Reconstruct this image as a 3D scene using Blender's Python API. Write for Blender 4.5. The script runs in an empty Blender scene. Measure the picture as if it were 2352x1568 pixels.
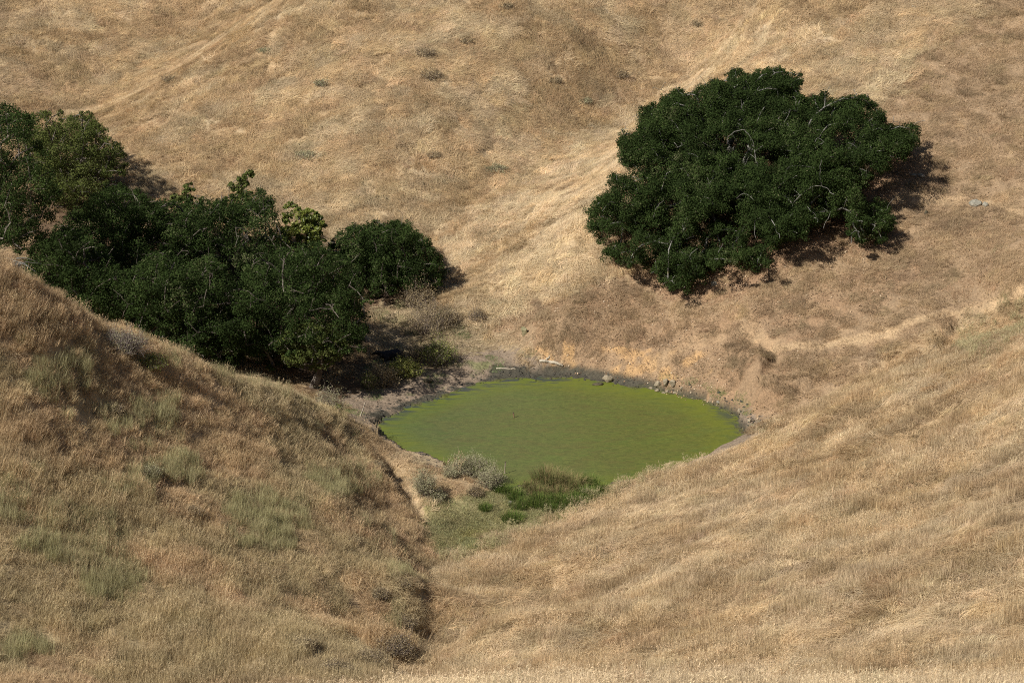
import bpy, math, random
import numpy as np
from math import radians, sin, cos, tan, pi

S = bpy.context.scene
COL = S.collection
random.seed(7)
RNG = np.random.default_rng(11)

# ---------------------------------------------------------------- camera, sky, sun, exposure
CAM = np.array([0.0, 0.0, 60.6]); PITCH = radians(20); FP = 6050.0      # focal length in units of a 2352 px wide frame
cd = bpy.data.cameras.new('camera'); co = bpy.data.objects.new('camera', cd); COL.objects.link(co)
co.location = CAM; co.rotation_euler = (pi / 2 - PITCH, 0, 0)
cd.sensor_width = 36; cd.lens = FP / 2352 * 36; cd.clip_start = 0.5; cd.clip_end = 2000
S.camera = co
TO_SUN = np.array([-0.565, -0.43, 0.705]); TO_SUN /= np.linalg.norm(TO_SUN)
W = bpy.data.worlds.new('World'); S.world = W; W.use_nodes = True
sky = W.node_tree.nodes.new('ShaderNodeTexSky'); sky.sky_type = 'NISHITA'; sky.sun_disc = False
sky.sun_elevation = math.asin(TO_SUN[2]); sky.sun_rotation = math.atan2(TO_SUN[0], TO_SUN[1])
bg = W.node_tree.nodes['Background']; bg.inputs['Strength'].default_value = 0.05
W.node_tree.links.new(sky.outputs[0], bg.inputs[0])
sl = bpy.data.lights.new('sun', 'SUN'); so = bpy.data.objects.new('sun', sl); COL.objects.link(so)
sl.energy = 5.0; sl.angle = radians(0.5); sl.color = (1.0, 0.95, 0.87)
from mathutils import Vector
so.rotation_euler = Vector(TO_SUN).to_track_quat('Z', 'Y').to_euler(); so.location = (-60, -40, 140)
S.view_settings.view_transform = 'Standard'; S.view_settings.look = 'None'
S.view_settings.exposure = 0.25; S.view_settings.gamma = 1.0
S.cycles.use_denoising = False
S.cycles.filter_width = 1.05
S.cycles.max_bounces = 6; S.cycles.diffuse_bounces = 2; S.cycles.transmission_bounces = 3; S.cycles.transparent_max_bounces = 4
S.cycles.use_adaptive_sampling = False

# ---------------------------------------------------------------- helpers
CP, SP = cos(PITCH), sin(PITCH)
def pray(px, py):
    u = (np.asarray(px, float) - 1176) / FP; v = (784 - np.asarray(py, float)) / FP
    return u + 0 * v, CP + v * SP, -SP + v * CP + 0 * u
def at(px, py, Y):
    "world point on the ray through a frame position at world y = Y"
    dx, dy, dz = pray(px, py); t = Y / dy
    return np.stack([t * dx, t * dy, CAM[2] + t * dz], -1)
def atz(px, py, Z):
    dx, dy, dz = pray(px, py); t = (Z - CAM[2]) / dz
    return np.stack([t * dx, t * dy, CAM[2] + t * dz], -1)
def proj(x, y, z):
    d = y * CP - (z - CAM[2]) * SP; d = np.where(np.abs(d) < 1e-3, 1e-3, d)
    v = (y * SP + (z - CAM[2]) * CP) / d
    return 1176 + FP * x / d, 784 - FP * v
def inpoly(px, py, poly):
    px = np.asarray(px, float); py = np.asarray(py, float); ins = np.zeros(px.shape, bool); n = len(poly)
    for i in range(n):
        x0, y0 = poly[i]; x1, y1 = poly[(i + 1) % n]
        if y0 == y1: continue
        c = ((y0 > py) != (y1 > py)) & (px < (x1 - x0) * (py - y0) / (y1 - y0) + x0)
        ins ^= c
    return ins
def polydist(px, py, poly, closed=True):
    "distance to a polyline"
    px = np.asarray(px, float); py = np.asarray(py, float); d = np.full(px.shape, 1e9); n = len(poly)
    for i in range(n if closed else n - 1):
        x0, y0 = poly[i][:2]; x1, y1 = poly[(i + 1) % n][:2]
        ex, ey = x1 - x0, y1 - y0; L = ex * ex + ey * ey + 1e-9
        t = np.clip(((px - x0) * ex + (py - y0) * ey) / L, 0, 1)
        d = np.minimum(d, np.hypot(px - x0 - t * ex, py - y0 - t * ey))
    return d
def sstep(a, b, x):
    t = np.clip((x - a) / (b - a), 0, 1); return t * t * (3 - 2 * t)
_HT = np.random.default_rng(5).random((64, 512, 512)).astype(np.float32)[0:8]
def vnoise(x, y, seed=0):
    T = _HT[seed % 8]; o = (seed * 37) % 512
    xi = np.floor(x).astype(int); yi = np.floor(y).astype(int); fx = x - xi; fy = y - yi
    fx = fx * fx * fx * (fx * (fx * 6 - 15) + 10); fy = fy * fy * fy * (fy * (fy * 6 - 15) + 10)
    a = T[(xi + o) % 512, yi % 512]; b = T[(xi + 1 + o) % 512, yi % 512]
    c = T[(xi + o) % 512, (yi + 1) % 512]; d = T[(xi + 1 + o) % 512, (yi + 1) % 512]
    return (a * (1 - fx) + b * fx) * (1 - fy) + (c * (1 - fx) + d * fx) * fy
def fbm(x, y, s, oct=4, seed=0):
    v = 0; a = 1; t = 0
    for k in range(oct):
        ca, sa = cos(0.6 * k + seed), sin(0.6 * k + seed)
        v = v + a * vnoise((x * ca - y * sa) / s + 31.7 * k + 100, (x * sa + y * ca) / s + 17.3 * k + 100, seed + k); t += a; a *= 0.5; s *= 0.5
    return v / t

# ---------------------------------------------------------------- shape of the land
P = []   # control points (x, y, z)
def cy(px, py, Y): P.append(at(px, py, Y))
def cz(px, py, Z): P.append(atz(px, py, Z))
# near lip of the viewer's own hill
for px in (-400, 300, 900, 1500, 2100, 2800): cy(px, 1618 if px > 800 else 1700, 58)
for px in (-400, 600, 1600, 2700): cy(px, 1700, 50)
for x in (-60, 0, 60): P.append((x, 20, 48)); P.append((x, 0, 58.6)); P.append((x, -60, 64))
# left spur: interior
for q in ((0, 900, 118), (0, 1200, 109), (0, 1568, 95), (-350, 900, 116), (-350, 1200, 107), (-350, 1568, 95), (225, 950, 122.5), (225, 1250, 111.5), (225, 1568, 98.5),
          (450, 1000, 127), (450, 1300, 112.5), (450, 1568, 100), (790, 1110, 133.8), (620, 1040, 131), (800, 1300, 119), (800, 1500, 105), (640, 1200, 121.5), (640, 1450, 106.5), (950, 1360, 118.5), (915, 1450, 110.5), (840, 1540, 102.5), (800, 1568, 99.5),
          (800, 1180, 127.5), (905, 1235, 129)): cy(*q)
# left spur: crest and its hidden far side
for px, py, Y in ((0, 622, 126), (-350, 502, 124), (150, 708, 129), (300, 776, 132), (450, 832, 135), (600, 893, 139), (680, 920, 142)):
    cy(px, py, Y); c = at(px, py, Y); P.append((c[0] + 0.5, Y + 6, c[2] - 3.6)); 
for x, y, z in ((-32, 142, 8.5), (-26, 144, 7.0), (-20, 146, 4.8), (-14, 149, 2.6), (-32, 155, 3.6), (-24, 158, 2.6), (-16, 160, 1.6), (-40, 165, 4.0), (-30, 170, 3.6), (-20, 170, 2.8), (-12, 166, 1.4), (-50, 150, 9), (-70, 160, 8)):
    P.append((x, y, z))
cy(750, 946, 146); cz(805, 966, 1.5); cy(760, 1040, 139.2); cz(850, 1082, 2.3); cz(905, 1165, 1.3); cz(878, 1055, 1.3); cz(940, 1185, 1.0); cz(700, 880, 0.6); cz(790, 880, 0.5)
# berm and path beside the pond
for q in ((860, 996, .9), (950, 1042, .95), (1030, 1086, 1.0), (1100, 1112, .95), (1150, 1134, .7), (900, 1040, 1.3), (960, 1115, 1.0), (1040, 1125, .85)): cz(*q)
# meadow below the pond and the gully to the frame's lower edge
for q in ((960, 1190, .9), (1060, 1180, .45), (1160, 1180, .3), (1260, 1190, .5), (1060, 1250, .7), (1000, 1280, 1.2)): cz(*q)
for q in ((1003, 1360, 124.5), (985, 1450, 117.5), (925, 1540, 111), (900, 1568, 108)): cy(*q)
# right near slope
for q in ((1100, 1300, 127), (1250, 1240, 131.5), (1130, 1450, 111), (1100, 1568, 99.5), (1400, 1250, 125), (1400, 1400, 112), (1400, 1568, 94), (1700, 1100, 133), (1700, 1300, 114), (1700, 1568, 86.5),
          (2000, 950, 136), (2000, 1200, 116), (2000, 1450, 94), (2352, 900, 127), (2352, 1200, 104), (2352, 1568, 79), (2700, 900, 118), (2700, 1200, 97), (2700, 1568, 74)): cy(*q)
for q in ((1400, 1122, 1.1), (1500, 1085, 1.4), (1600, 1045, 1.7), (1700, 1005, 2.0), (1770, 985, 2.2)): cz(*q)
cy(2100, 840, 144.5); cy(2230, 800, 143); cy(2352, 770, 141); cy(2700, 640, 136)
# gully at the right, its bench and the hill under the oak
for q in ((1800, 965, 1.0), (1900, 900, 2.0), (2000, 850, 3.0), (2100, 800, 4.1), (2200, 750, 4.9), (2352, 675, 6.6), (2700, 500, 11)): cz(*q)
for q in ((1700, 860, 2.6), (1800, 800, 3.2), (1950, 775, 3.9), (2100, 740, 4.9), (2352, 640, 7.4)): cz(*q)
for q in ((2000, 650, 161.5), (2352, 480, 167), (2700, 300, 170), (2352, 200, 181.5), (2352, 0, 193), (2700, 0, 188), (2000, 350, 176), (2000, 100, 190.5), (1730, 450, 173.2), (1730, 250, 184.5), (1500, 650, 166.2),
          (1700, 720, 160.8), (1850, 560, 166), (1400, 500, 171.8), (1350, 620, 167.2), (1250, 700, 165.8), (1750, 90, 196), (1750, 0, 201), (1550, 300, 183.5), (1300, 480, 176.5), (1300, 780, 161.2), (1500, 800, 160.4)): cy(*q)
# bank behind the pond, mud flat and thistle bench
for q in ((1180, 850, .25), (1300, 848, .25), (1400, 862, .3), (1550, 880, .6), (1650, 915, .6), (1740, 965, .7), (1740, 1000, .8), (1080, 845, .25), (950, 900, .22), (850, 935, .3), (900, 870, .45), (1000, 800, .6), (1100, 780, .7), (960, 740, .95), (880, 780, .6), (900, 700, 1.5), (1010, 690, 2.0), (1060, 730, 1.7), (1180, 790, 1.1), (1200, 740, 1.9)): cz(*q)
# draw behind the round tree and the broad far hillside
for q in ((1040, 660, 172.5), (1010, 590, 179), (1100, 480, 184.5), (1200, 400, 190.5), (1400, 290, 199), (1600, 170, 204), (1780, 50, 209), (1850, 0, 211)): cy(*q)
for q in ((1000, 300, 193), (1000, 0, 211), (800, 420, 188), (700, 150, 204), (500, 430, 190), (500, 200, 204), (700, 0, 213), (1300, 100, 205), (1300, 0, 210), (1550, 0, 212)): cy(*q)
# far left: a second fold beyond the spur shoulder
for q in ((300, 260, 207), (450, 150, 211), (560, 60, 216), (640, 0, 219)): cy(*q)
for q in ((200, 250, 221), (350, 130, 230), (480, 30, 238), (0, 200, 222), (0, 0, 237), (200, 100, 231), (-350, 200, 214), (-350, 0, 228), (60, 300, 208), (-300, 330, 200)): cy(*q)
for x in (-140, -70, 0, 70, 140): P.append((x, 262, 44)); P.append((x, 330, 80))
for y in (60, 110, 150, 190, 230): P.append((-110, y, 30 if y < 140 else 24)); P.append((120, y, 44))
P = np.array(P, float)
def tps_fit(P, lam=0.02):
    X = P[:, :2] / 100; n = len(X); r2 = ((X[:, None] - X[None]) ** 2).sum(-1)
    K = 0.5 * r2 * np.log(r2 + 1e-12) + lam * 1e-3 * np.eye(n)
    A = np.zeros((n + 3, n + 3)); A[:n, :n] = K; A[:n, n] = 1; A[:n, n + 1:] = X; A[n, :n] = 1; A[n + 1:, :n] = X.T
    b = np.zeros(n + 3); b[:n] = P[:, 2]
    return X, np.linalg.solve(A, b)
_X, _wt = tps_fit(P)
def tps(x, y):
    sh = np.shape(x); x = np.ravel(x) / 100; y = np.ravel(y) / 100; out = np.zeros(x.shape)
    for k in range(0, len(x), 40000):
        r2 = (x[k:k + 40000, None] - _X[None, :, 0]) ** 2 + (y[k:k + 40000, None] - _X[None, :, 1]) ** 2
        out[k:k + 40000] = (0.5 * r2 * np.log(r2 + 1e-12)) @ _wt[:-3]
    return (out + _wt[-3] + _wt[-2] * x + _wt[-1] * y).reshape(sh)

# pond outline on the water plane (the hidden near left shore is carried on under the berm)
_pp = [(842, 978), (905, 943), (985, 915), (1090, 883), (1170, 868), (1300, 870), (1400, 880), (1480, 890), (1550, 905), (1620, 925), (1690, 955), (1722, 985), (1715, 1015), (1660, 1065), (1560, 1100), (1460, 1124), (1350, 1132), (1240, 1128), (1150, 1134), (1070, 1104), (970, 1060), (880, 1015)]
POND = [tuple(atz(a, b, 0.0)[:2]) for a, b in _pp]
def pond_sd(x, y):
    d = polydist(x, y, POND); return np.where(inpoly(x, y, POND), -d, d)

# cut banks, ditches and holes: (polyline in the frame, depth, half width)
_notch = []
def landz0(x, y):
    z = tps(x, y)
    sd = pond_sd(x, y)
    sdn = sd + (fbm(x, y, 2.0, 3, 3) - .5) * 1.6 * np.clip(1 - np.abs(sd) / 6, 0, 1)
    rim = 0.03 + 0.09 * np.maximum(sdn, 0)
    near = 1 - sstep(0.0, 2.2, sdn)
    z = np.where(sdn > 0, z * (1 - near) + np.minimum(np.maximum(z, rim), rim + 0.6) * near, z)
    z = np.where(sdn <= 0, np.maximum(-1.6, 0.03 + 0.13 * sdn), z)
    z = np.maximum(z, np.where(sdn > 0, 0.03 + 0.02 * np.minimum(sdn, 10), -9))
    return z, sdn
def raycast(px, py, f, y0=60, y1=245, n=1500):
    "first ground point under a frame position (arrays ok)"
    px = np.atleast_1d(np.asarray(px, float)); py = np.atleast_1d(np.asarray(py, float))
    Y = np.linspace(y0, y1, n); out = []
    for a, b in zip(px, py):
        p = at(a, b, Y); h = f(p[:, 0], p[:, 1]); k = np.argmax(p[:, 2] < h)
        if k == 0: k = n - 1
        t = (p[k - 1, 2] - h[k - 1]) / ((p[k - 1, 2] - h[k - 1]) - (p[k, 2] - h[k]) + 1e-9)
        out.append(p[k - 1] * (1 - t) + p[k] * t)
    return np.array(out)

# ---------------------------------------------------------------- zones of the ground, as polygons traced on the slopes
CRX = [-900, -350, 0, 150, 300, 450, 600, 680, 750, 800, 860]; CRY = [122, 124, 126, 129, 132, 135, 139.5, 142.5, 146.5, 148.5, 149.5]
Z_LEFT = [(-1500, 100), (-350, 480), (0, 600), (150, 680), (300, 745), (450, 800), (600, 860), (680, 895), (750, 940), (795, 975), (850, 1055), (905, 1130), (955, 1200), (1000, 1285), (965, 1450), (880, 1568), (700, 1900), (-1500, 2400)]
Z_MUD = [(760, 950), (770, 905), (850, 885), (905, 878), (1000, 845), (1050, 812), (1140, 795), (1230, 806), (1262, 838), (1300, 850), (1400, 866), (1480, 880), (1560, 899), (1640, 918), (1700, 940), (1745, 968), (1750, 1010), (1700, 1060), (1400, 1100), (1150, 1110), (850, 990)]
Z_MEADOW = [(968, 1150), (1100, 1135), (1160, 1108), (1420, 1100), (1430, 1125), (1300, 1180), (1180, 1232), (1080, 1285), (1010, 1285), (965, 1215)]
Z_BENCH = [(860, 720), (920, 690), (1010, 690), (1050, 735), (1190, 770), (1230, 806), (1140, 802), (1060, 825), (1000, 858), (905, 892), (840, 900), (860, 800)]
Z_LITTER = [(1100, 760), (1230, 700), (1400, 640), (1480, 690), (1570, 740), (1900, 640), (2080, 590), (2130, 640), (1900, 760), (1790, 830), (1830, 900), (1760, 985), (1620, 925), (1480, 885), (1300, 845), (1230, 800)]
Z_RHILL = [(1500, 640), (1900, 360), (2150, 100), (2352, -50), (3300, -200), (3300, 500), (2352, 690), (2050, 790), (1800, 990), (1700, 940), (1480, 885), (1250, 830), (1400, 660)]
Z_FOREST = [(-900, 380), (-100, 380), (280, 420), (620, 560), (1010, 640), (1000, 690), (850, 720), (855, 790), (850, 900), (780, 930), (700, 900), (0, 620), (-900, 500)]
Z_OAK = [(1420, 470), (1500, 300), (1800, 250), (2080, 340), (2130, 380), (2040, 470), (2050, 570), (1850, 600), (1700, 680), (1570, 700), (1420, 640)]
Z_NEARR = [(1010, 1285), (1180, 1232), (1300, 1180), (1430, 1118), (1600, 1045), (1770, 985), (2100, 840), (2352, 770), (3300, 560), (3300, 2400), (600, 2400), (880, 1568), (965, 1450)]
Z_SUNLIT = [(1750, 60), (2000, 40), (1900, 130), (1500, 330), (1400, 480), (1350, 620), (1200, 720), (1100, 740), (1045, 690), (1000, 570), (1200, 400), (1560, 200)]  # spur shoulder facing the sun, tinted paler in the grass colour
PATHS = [([(790, 958), (860, 1000), (930, 1040), (955, 1090), (965, 1150), (968, 1210), (975, 1260)], .34, .6),
         ([(1785, 803), (1900, 795), (2050, 765), (2180, 720), (2352, 668)], .4, .9),
         ([(2080, 452), (2180, 458), (2250, 464), (2352, 487)], .5, .8),
         ([(1790, 803), (1740, 780), (1700, 740)], .6, .5),
         ([(650, 45), (620, 90), (607, 130), (625, 160), (650, 178), (690, 189), (735, 192)], .4, .8),
         ([(1800, 985), (1880, 930), (1960, 870), (2060, 830), (2130, 790), (2180, 745)], .5, .35),
         ([(990, 1290), (975, 1370), (960, 1450), (900, 1540)], .3, .4),
         ([(1000, 540), (1100, 460), (1200, 395)], .3, .25),
         ([(1640, 790), (1560, 800), (1500, 850)], .6, .35)]
PW = []
for pl, w, s in PATHS:
    q = raycast([a for a, b in pl], [b for a, b in pl], lambda x, y: landz0(x, y)[0]); PW.append(([tuple(v[:2]) for v in q], w, s))
# steps in the ground: (line in the frame, drop in metres, width); the ground on the right of the line's travel is lowered
CUTS = [([(862, 1062), (890, 1110), (912, 1150), (942, 1182)], .8, 1.1), ([(1752, 812), (1760, 830), (1745, 850)], .6, .7),
        ([(2178, 755), (2150, 795), (2090, 830)], .5, .9), ([(1840, 880), (1900, 855), (1985, 840)], .35, .8), ([(612, 92), (602, 130), (608, 165)], .28, .4), ([(728, 190), (742, 200), (742, 222)], .35, .4),
        ([(955, 1420), (925, 1500), (880, 1530)], .25, 1.6), ([(1205, 470), (1185, 520)], .2, .6), ([(830, 690), (800, 740)], 0.0, 1)]
CW = []
for pl, h, w in CUTS:
    q = raycast([a for a, b in pl], [b for a, b in pl], lambda x, y: landz0(x, y)[0]); CW.append(([tuple(v[:2]) for v in q], h, w))

def zones(x, y, z):
    px, py = proj(x, y, z); cr = np.interp(px, CRX, CRY); M = {}
    jx = px + (fbm(x, y, 3, 3, 1) - .5) * 60 + (vnoise(x * 3, y * 3, 2) + vnoise(x * 9, y * 9, 5) - 1) * 34; jy = py + (fbm(x, y, 3, 3, 4) - .5) * 34 + (vnoise(x * 3, y * 3, 6) + vnoise(x * 9, y * 9, 3) - 1) * 22
    M['px'], M['py'] = px, py
    M['left'] = inpoly(px, py, Z_LEFT) & (y < cr + 1.5) | ((px < 780) & (y < cr + 1.5) & (y < 150))
    beyond = ~M['left']
    M['mud'] = inpoly(jx, jy, Z_MUD) & beyond & (y > 139)
    M['meadow'] = inpoly(jx, jy, Z_MEADOW) & beyond & (y < 143)
    M['bench'] = inpoly(jx, jy, Z_BENCH) & beyond
    M['litter'] = inpoly(jx, jy, Z_LITTER) & beyond & (y > 150)
    M['rhill'] = inpoly(jx, jy, Z_RHILL) & (y > 148)
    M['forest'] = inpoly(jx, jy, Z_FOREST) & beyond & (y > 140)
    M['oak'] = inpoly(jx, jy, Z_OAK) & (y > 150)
    M['nearr'] = inpoly(jx * .3 + px * .7, jy * .3 + py * .7, Z_NEARR) & (y < 150)
    M['bright'] = inpoly(jx, jy, Z_SUNLIT) & (y > 150)
    M['berm'] = inpoly(px, py, [(780, 945), (900, 990), (1050, 1070), (1170, 1120), (1165, 1160), (1050, 1145), (965, 1230), (905, 1135), (850, 1060), (780, 975)]) & (y > 133) & (y < 152)
    M['lip'] = y < 66
    b = np.zeros(x.shape)
    for pl, w, s in PW:
        d = polydist(x, y, pl, False) + (fbm(x, y, .8, 2, 2) - .5) * w * 1.4; b = np.maximum(b, s * (1 - sstep(w * .5, w * 1.5, d)))
    M['bare'] = b
    return M

def land(x, y, detail=True):
    z, sdn = landz0(x, y)
    if not detail: return z
    dry = sstep(0.3, 3.0, sdn)
    px, py = proj(x, y, z)
    leftw = (inpoly(px, py, Z_LEFT) & (y < 150)).astype(float)
    lump = (fbm(x, y, 2.6, 3, 0) - .5) * (.42 + .10 * leftw) + (fbm(x, y, 9, 3, 2) - .5) * (.8 - .38 * leftw)
    lump += (.5 - np.abs(fbm(x, y * 1.5, 1.3, 2, 6) - .5) * 2) * .12
    bank = inpoly(px, py, Z_LITTER) & (y > 150) & (py > 740)
    lump += bank * (fbm(x, y, 1.2, 3, 5) - .5) * .55
    z = z + lump * dry
    mudw = (1 - sstep(.2, 5.5, sdn)) * (sdn > -2.5)
    z = z + mudw * ((fbm(x, y, .7, 3, 4) - .5) * .15 + (fbm(x, y, .3, 2, 7) - .5) * .06)
    for pl, h, w in CW:
        if h == 0: continue
        a = np.array(pl); 
        box = (x > a[:, 0].min() - 3 * w) & (x < a[:, 0].max() + 3 * w) & (y > a[:, 1].min() - 3 * w) & (y < a[:, 1].max() + 3 * w)
        if not box.any(): continue
        xx, yy = x[box], y[box]; best = np.full(xx.shape, 1e9); side = np.zeros(xx.shape)
        for i in range(len(a) - 1):
            e = a[i + 1] - a[i]; L = e @ e; t = np.clip(((xx - a[i, 0]) * e[0] + (yy - a[i, 1]) * e[1]) / L, 0, 1)
            dx = xx - a[i, 0] - t * e[0]; dy = yy - a[i, 1] - t * e[1]; d = np.hypot(dx, dy); s = dx * (1) + dy * 0
            s = (dx * e[1] - dy * e[0]); m = d < best; best = np.where(m, d, best); side = np.where(m, s, side)
        sd = best * np.sign(side)
        sd = sd * (1 if np.mean(a[-1] - a[0]) is not None else 1)
        edge = (1 - sstep(.6 * w, 1.6 * w, best))
        # lowered on the east side of the line, with a sharp lip
        east = sstep(-.06, .28, -sd if (a[-1, 1] < a[0, 1]) else sd)
        z = z.copy(); z[box] = z[box] + edge * (.3 * h * (1 - east) - .7 * h * east)
    z = np.where((sdn < 4) & (sdn > .8), np.maximum(z, .04), z)
    # keep a little freeboard so the viewer's hill stays below the lens
    return z

# ---------------------------------------------------------------- mesh and material helpers
def mesh_np(name, V, F, mats=(), attrs=None, smooth=False, parent=None, loc=None):
    "one mesh object from arrays; F has 3 or 4 columns; attrs: name -> per-vertex floats or 3-vectors"
    V = np.asarray(V, np.float32); F = np.asarray(F, np.int32)
    if loc is not None: V = V - np.asarray(loc, np.float32)
    me = bpy.data.meshes.new(name); k = F.shape[1]
    me.vertices.add(len(V)); me.vertices.foreach_set('co', V.ravel())
    me.loops.add(F.size); me.loops.foreach_set('vertex_index', F.ravel())
    me.polygons.add(len(F)); me.polygons.foreach_set('loop_start', np.arange(0, F.size, k, dtype=np.int32))
    me.polygons.foreach_set('loop_total', np.full(len(F), k, np.int32))
    if smooth: me.polygons.foreach_set('use_smooth', np.ones(len(F), bool))
    for n, a in (attrs or {}).items():
        a = np.asarray(a, np.float32)
        at_ = me.attributes.new(n, 'FLOAT' if a.ndim == 1 else 'FLOAT_VECTOR', 'POINT')
        at_.data.foreach_set('value' if a.ndim == 1 else 'vector', a.ravel())
    me.update(calc_edges=True)
    for m in (mats if isinstance(mats, (list, tuple)) else [mats]): me.materials.append(m)
    o = bpy.data.objects.new(name, me); COL.objects.link(o)
    if loc is not None: o.location = loc
    if parent is not None:
        o.parent = parent; o.location = (0, 0, 0)
    return o
def tag(o, label=None, cat=None, group=None, kind=None):
    if label: o['label'] = label
    if cat: o['category'] = cat
    if group: o['group'] = group
    if kind: o['kind'] = kind
    return o
def root(name, loc, label, cat, group=None):
    o = bpy.data.objects.new(name, None); COL.objects.link(o); o.location = loc; o.empty_display_size = .3
    return tag(o, label, cat, group)

class NT:
    def __init__(s, name, rough=.9, spec=.1):
        s.m = bpy.data.materials.new(name); s.m.use_nodes = True; s.t = s.m.node_tree; s.b = s.t.nodes['Principled BSDF']; s.out = s.t.nodes['Material Output']
        s.b.inputs['Roughness'].default_value = rough; s.b.inputs['Specular IOR Level'].default_value = spec
    def n(s, ty, **kw):
        x = s.t.nodes.new(ty)
        for k, v in kw.items(): setattr(x, k, v)
        return x
    def l(s, a, b): s.t.links.new(a, b)
    def attr(s, name, inst=False, vec=False):
        x = s.n('ShaderNodeAttribute', attribute_name=name)
        if inst: x.attribute_type = 'INSTANCER'
        return x.outputs['Vector' if vec else 'Fac']
    def pos(s): return s.n('ShaderNodeNewGeometry').outputs['Position']
    def noise(s, scale, detail=3, vec=None, rough=.5, dist=0, stretch=None):
        v = vec or s.pos()
        if stretch:
            mp = s.n('ShaderNodeMapping'); mp.inputs['Scale'].default_value = stretch; s.l(v, mp.inputs[0]); v = mp.outputs[0]
        x = s.n('ShaderNodeTexNoise'); x.inputs['Scale'].default_value = scale; x.inputs['Detail'].default_value = detail
        x.inputs['Roughness'].default_value = rough; x.inputs['Distortion'].default_value = dist; s.l(v, x.inputs['Vector']); return x.outputs['Fac']
    def ramp(s, fac, stops):
        r = s.n('ShaderNodeValToRGB'); e = r.color_ramp.elements
        while len(e) < len(stops): e.new(.5)
        for i, (p, c) in enumerate(stops): e[i].position = p; e[i].color = (*c, 1)
        s.l(fac, r.inputs[0]); return r.outputs[0]
    def rng(s, fac, a, b, c=0., d=1.):
        x = s.n('ShaderNodeMapRange'); s.l(fac, x.inputs[0])
        for i, v in enumerate((a, b, c, d)): x.inputs[i + 1].default_value = v
        return x.outputs[0]
    def mix(s, f, a, b, mode='MIX'):
        x = s.n('ShaderNodeMix', data_type='RGBA', blend_type=mode)
        for v, i in ((f, 0), (a, 6), (b, 7)):
            if isinstance(v, (int, float)): x.inputs[i].default_value = v
            elif isinstance(v, tuple): x.inputs[i].default_value = (*v, 1)
            else: s.l(v, x.inputs[i])
        return x.outputs[2]
    def math(s, op, a, b=0.):
        x = s.n('ShaderNodeMath', operation=op)
        for v, i in ((a, 0), (b, 1)):
            if isinstance(v, (int, float)): x.inputs[i].default_value = v
            else: s.l(v, x.inputs[i])
        return x.outputs[0]
    def col(s, c): s.l(c, s.b.inputs['Base Color']) if not isinstance(c, tuple) else setattr(s.b.inputs['Base Color'], 'default_value', (*c, 1)); return s
    def bump(s, h, dist=.05, strength=.6):
        x = s.n('ShaderNodeBump'); x.inputs['Distance'].default_value = dist; x.inputs['Strength'].default_value = strength; s.l(h, x.inputs['Height']); s.l(x.outputs[0], s.b.inputs['Normal']); return s
    def leafy(s, c, trans=.3, gloss=.0):
        "thin blade or leaf: diffuse with some light passing through"
        d = s.n('ShaderNodeBsdfDiffuse'); t = s.n('ShaderNodeBsdfTranslucent'); s.l(c, d.inputs[0]); s.l(c, t.inputs[0])
        m = s.n('ShaderNodeMixShader'); m.inputs[0].default_value = trans; s.l(d.outputs[0], m.inputs[1]); s.l(t.outputs[0], m.inputs[2]); o = m.outputs[0]
        if gloss:
            g = s.n('ShaderNodeBsdfGlossy'); g.inputs['Roughness'].default_value = .42; g.inputs[0].default_value = (.8, .85, .8, 1)
            m2 = s.n('ShaderNodeMixShader'); m2.inputs[0].default_value = gloss; s.l(o, m2.inputs[1]); s.l(g.outputs[0], m2.inputs[2]); o = m2.outputs[0]
        s.l(o, s.out.inputs['Surface']); s.t.nodes.remove(s.b); return s

# ---------------------------------------------------------------- the ground sheet
def lines(segs):
    out = []
    for a, b, st in segs: out.append(np.arange(a, b, st))
    return np.concatenate(out)
gx = np.concatenate([-np.geomspace(420, 46, 26), lines([(-45, -14, .26), (-14, 22, .15), (22, 46, .26)]), np.geomspace(46.3, 420, 26)])
gy = np.concatenate([lines([(-200, 40, 10), (40, 70, 1), (70, 132, .26), (132, 168, .15), (168, 240, .26)]), np.geomspace(241, 640, 24)])
GX, GY = np.meshgrid(gx, gy); GZ = land(GX, GY)
far = sstep(240, 640, GY) + sstep(60, 400, np.abs(GX)); GZ = np.minimum(GZ, 170)
ny_, nx_ = GX.shape
def ground(x, y):
    "height of the ground sheet itself"
    x = np.asarray(x, float); y = np.asarray(y, float)
    i = np.clip(np.searchsorted(gx, x) - 1, 0, nx_ - 2); j = np.clip(np.searchsorted(gy, y) - 1, 0, ny_ - 2)
    fx = (x - gx[i]) / (gx[i + 1] - gx[i]); fy = (y - gy[j]) / (gy[j + 1] - gy[j])
    return (GZ[j, i] * (1 - fx) + GZ[j, i + 1] * fx) * (1 - fy) + (GZ[j + 1, i] * (1 - fx) + GZ[j + 1, i + 1] * fx) * fy
def gnormal(x, y, e=.35):
    n = np.stack([ground(x - e, y) - ground(x + e, y), ground(x, y - e) - ground(x, y + e), np.full(np.shape(x), 2 * e)], -1)
    return n / np.linalg.norm(n, axis=-1, keepdims=True)
MZ = zones(GX.ravel(), GY.ravel(), GZ.ravel())
_, SDN = landz0(GX.ravel(), GY.ravel())

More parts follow.
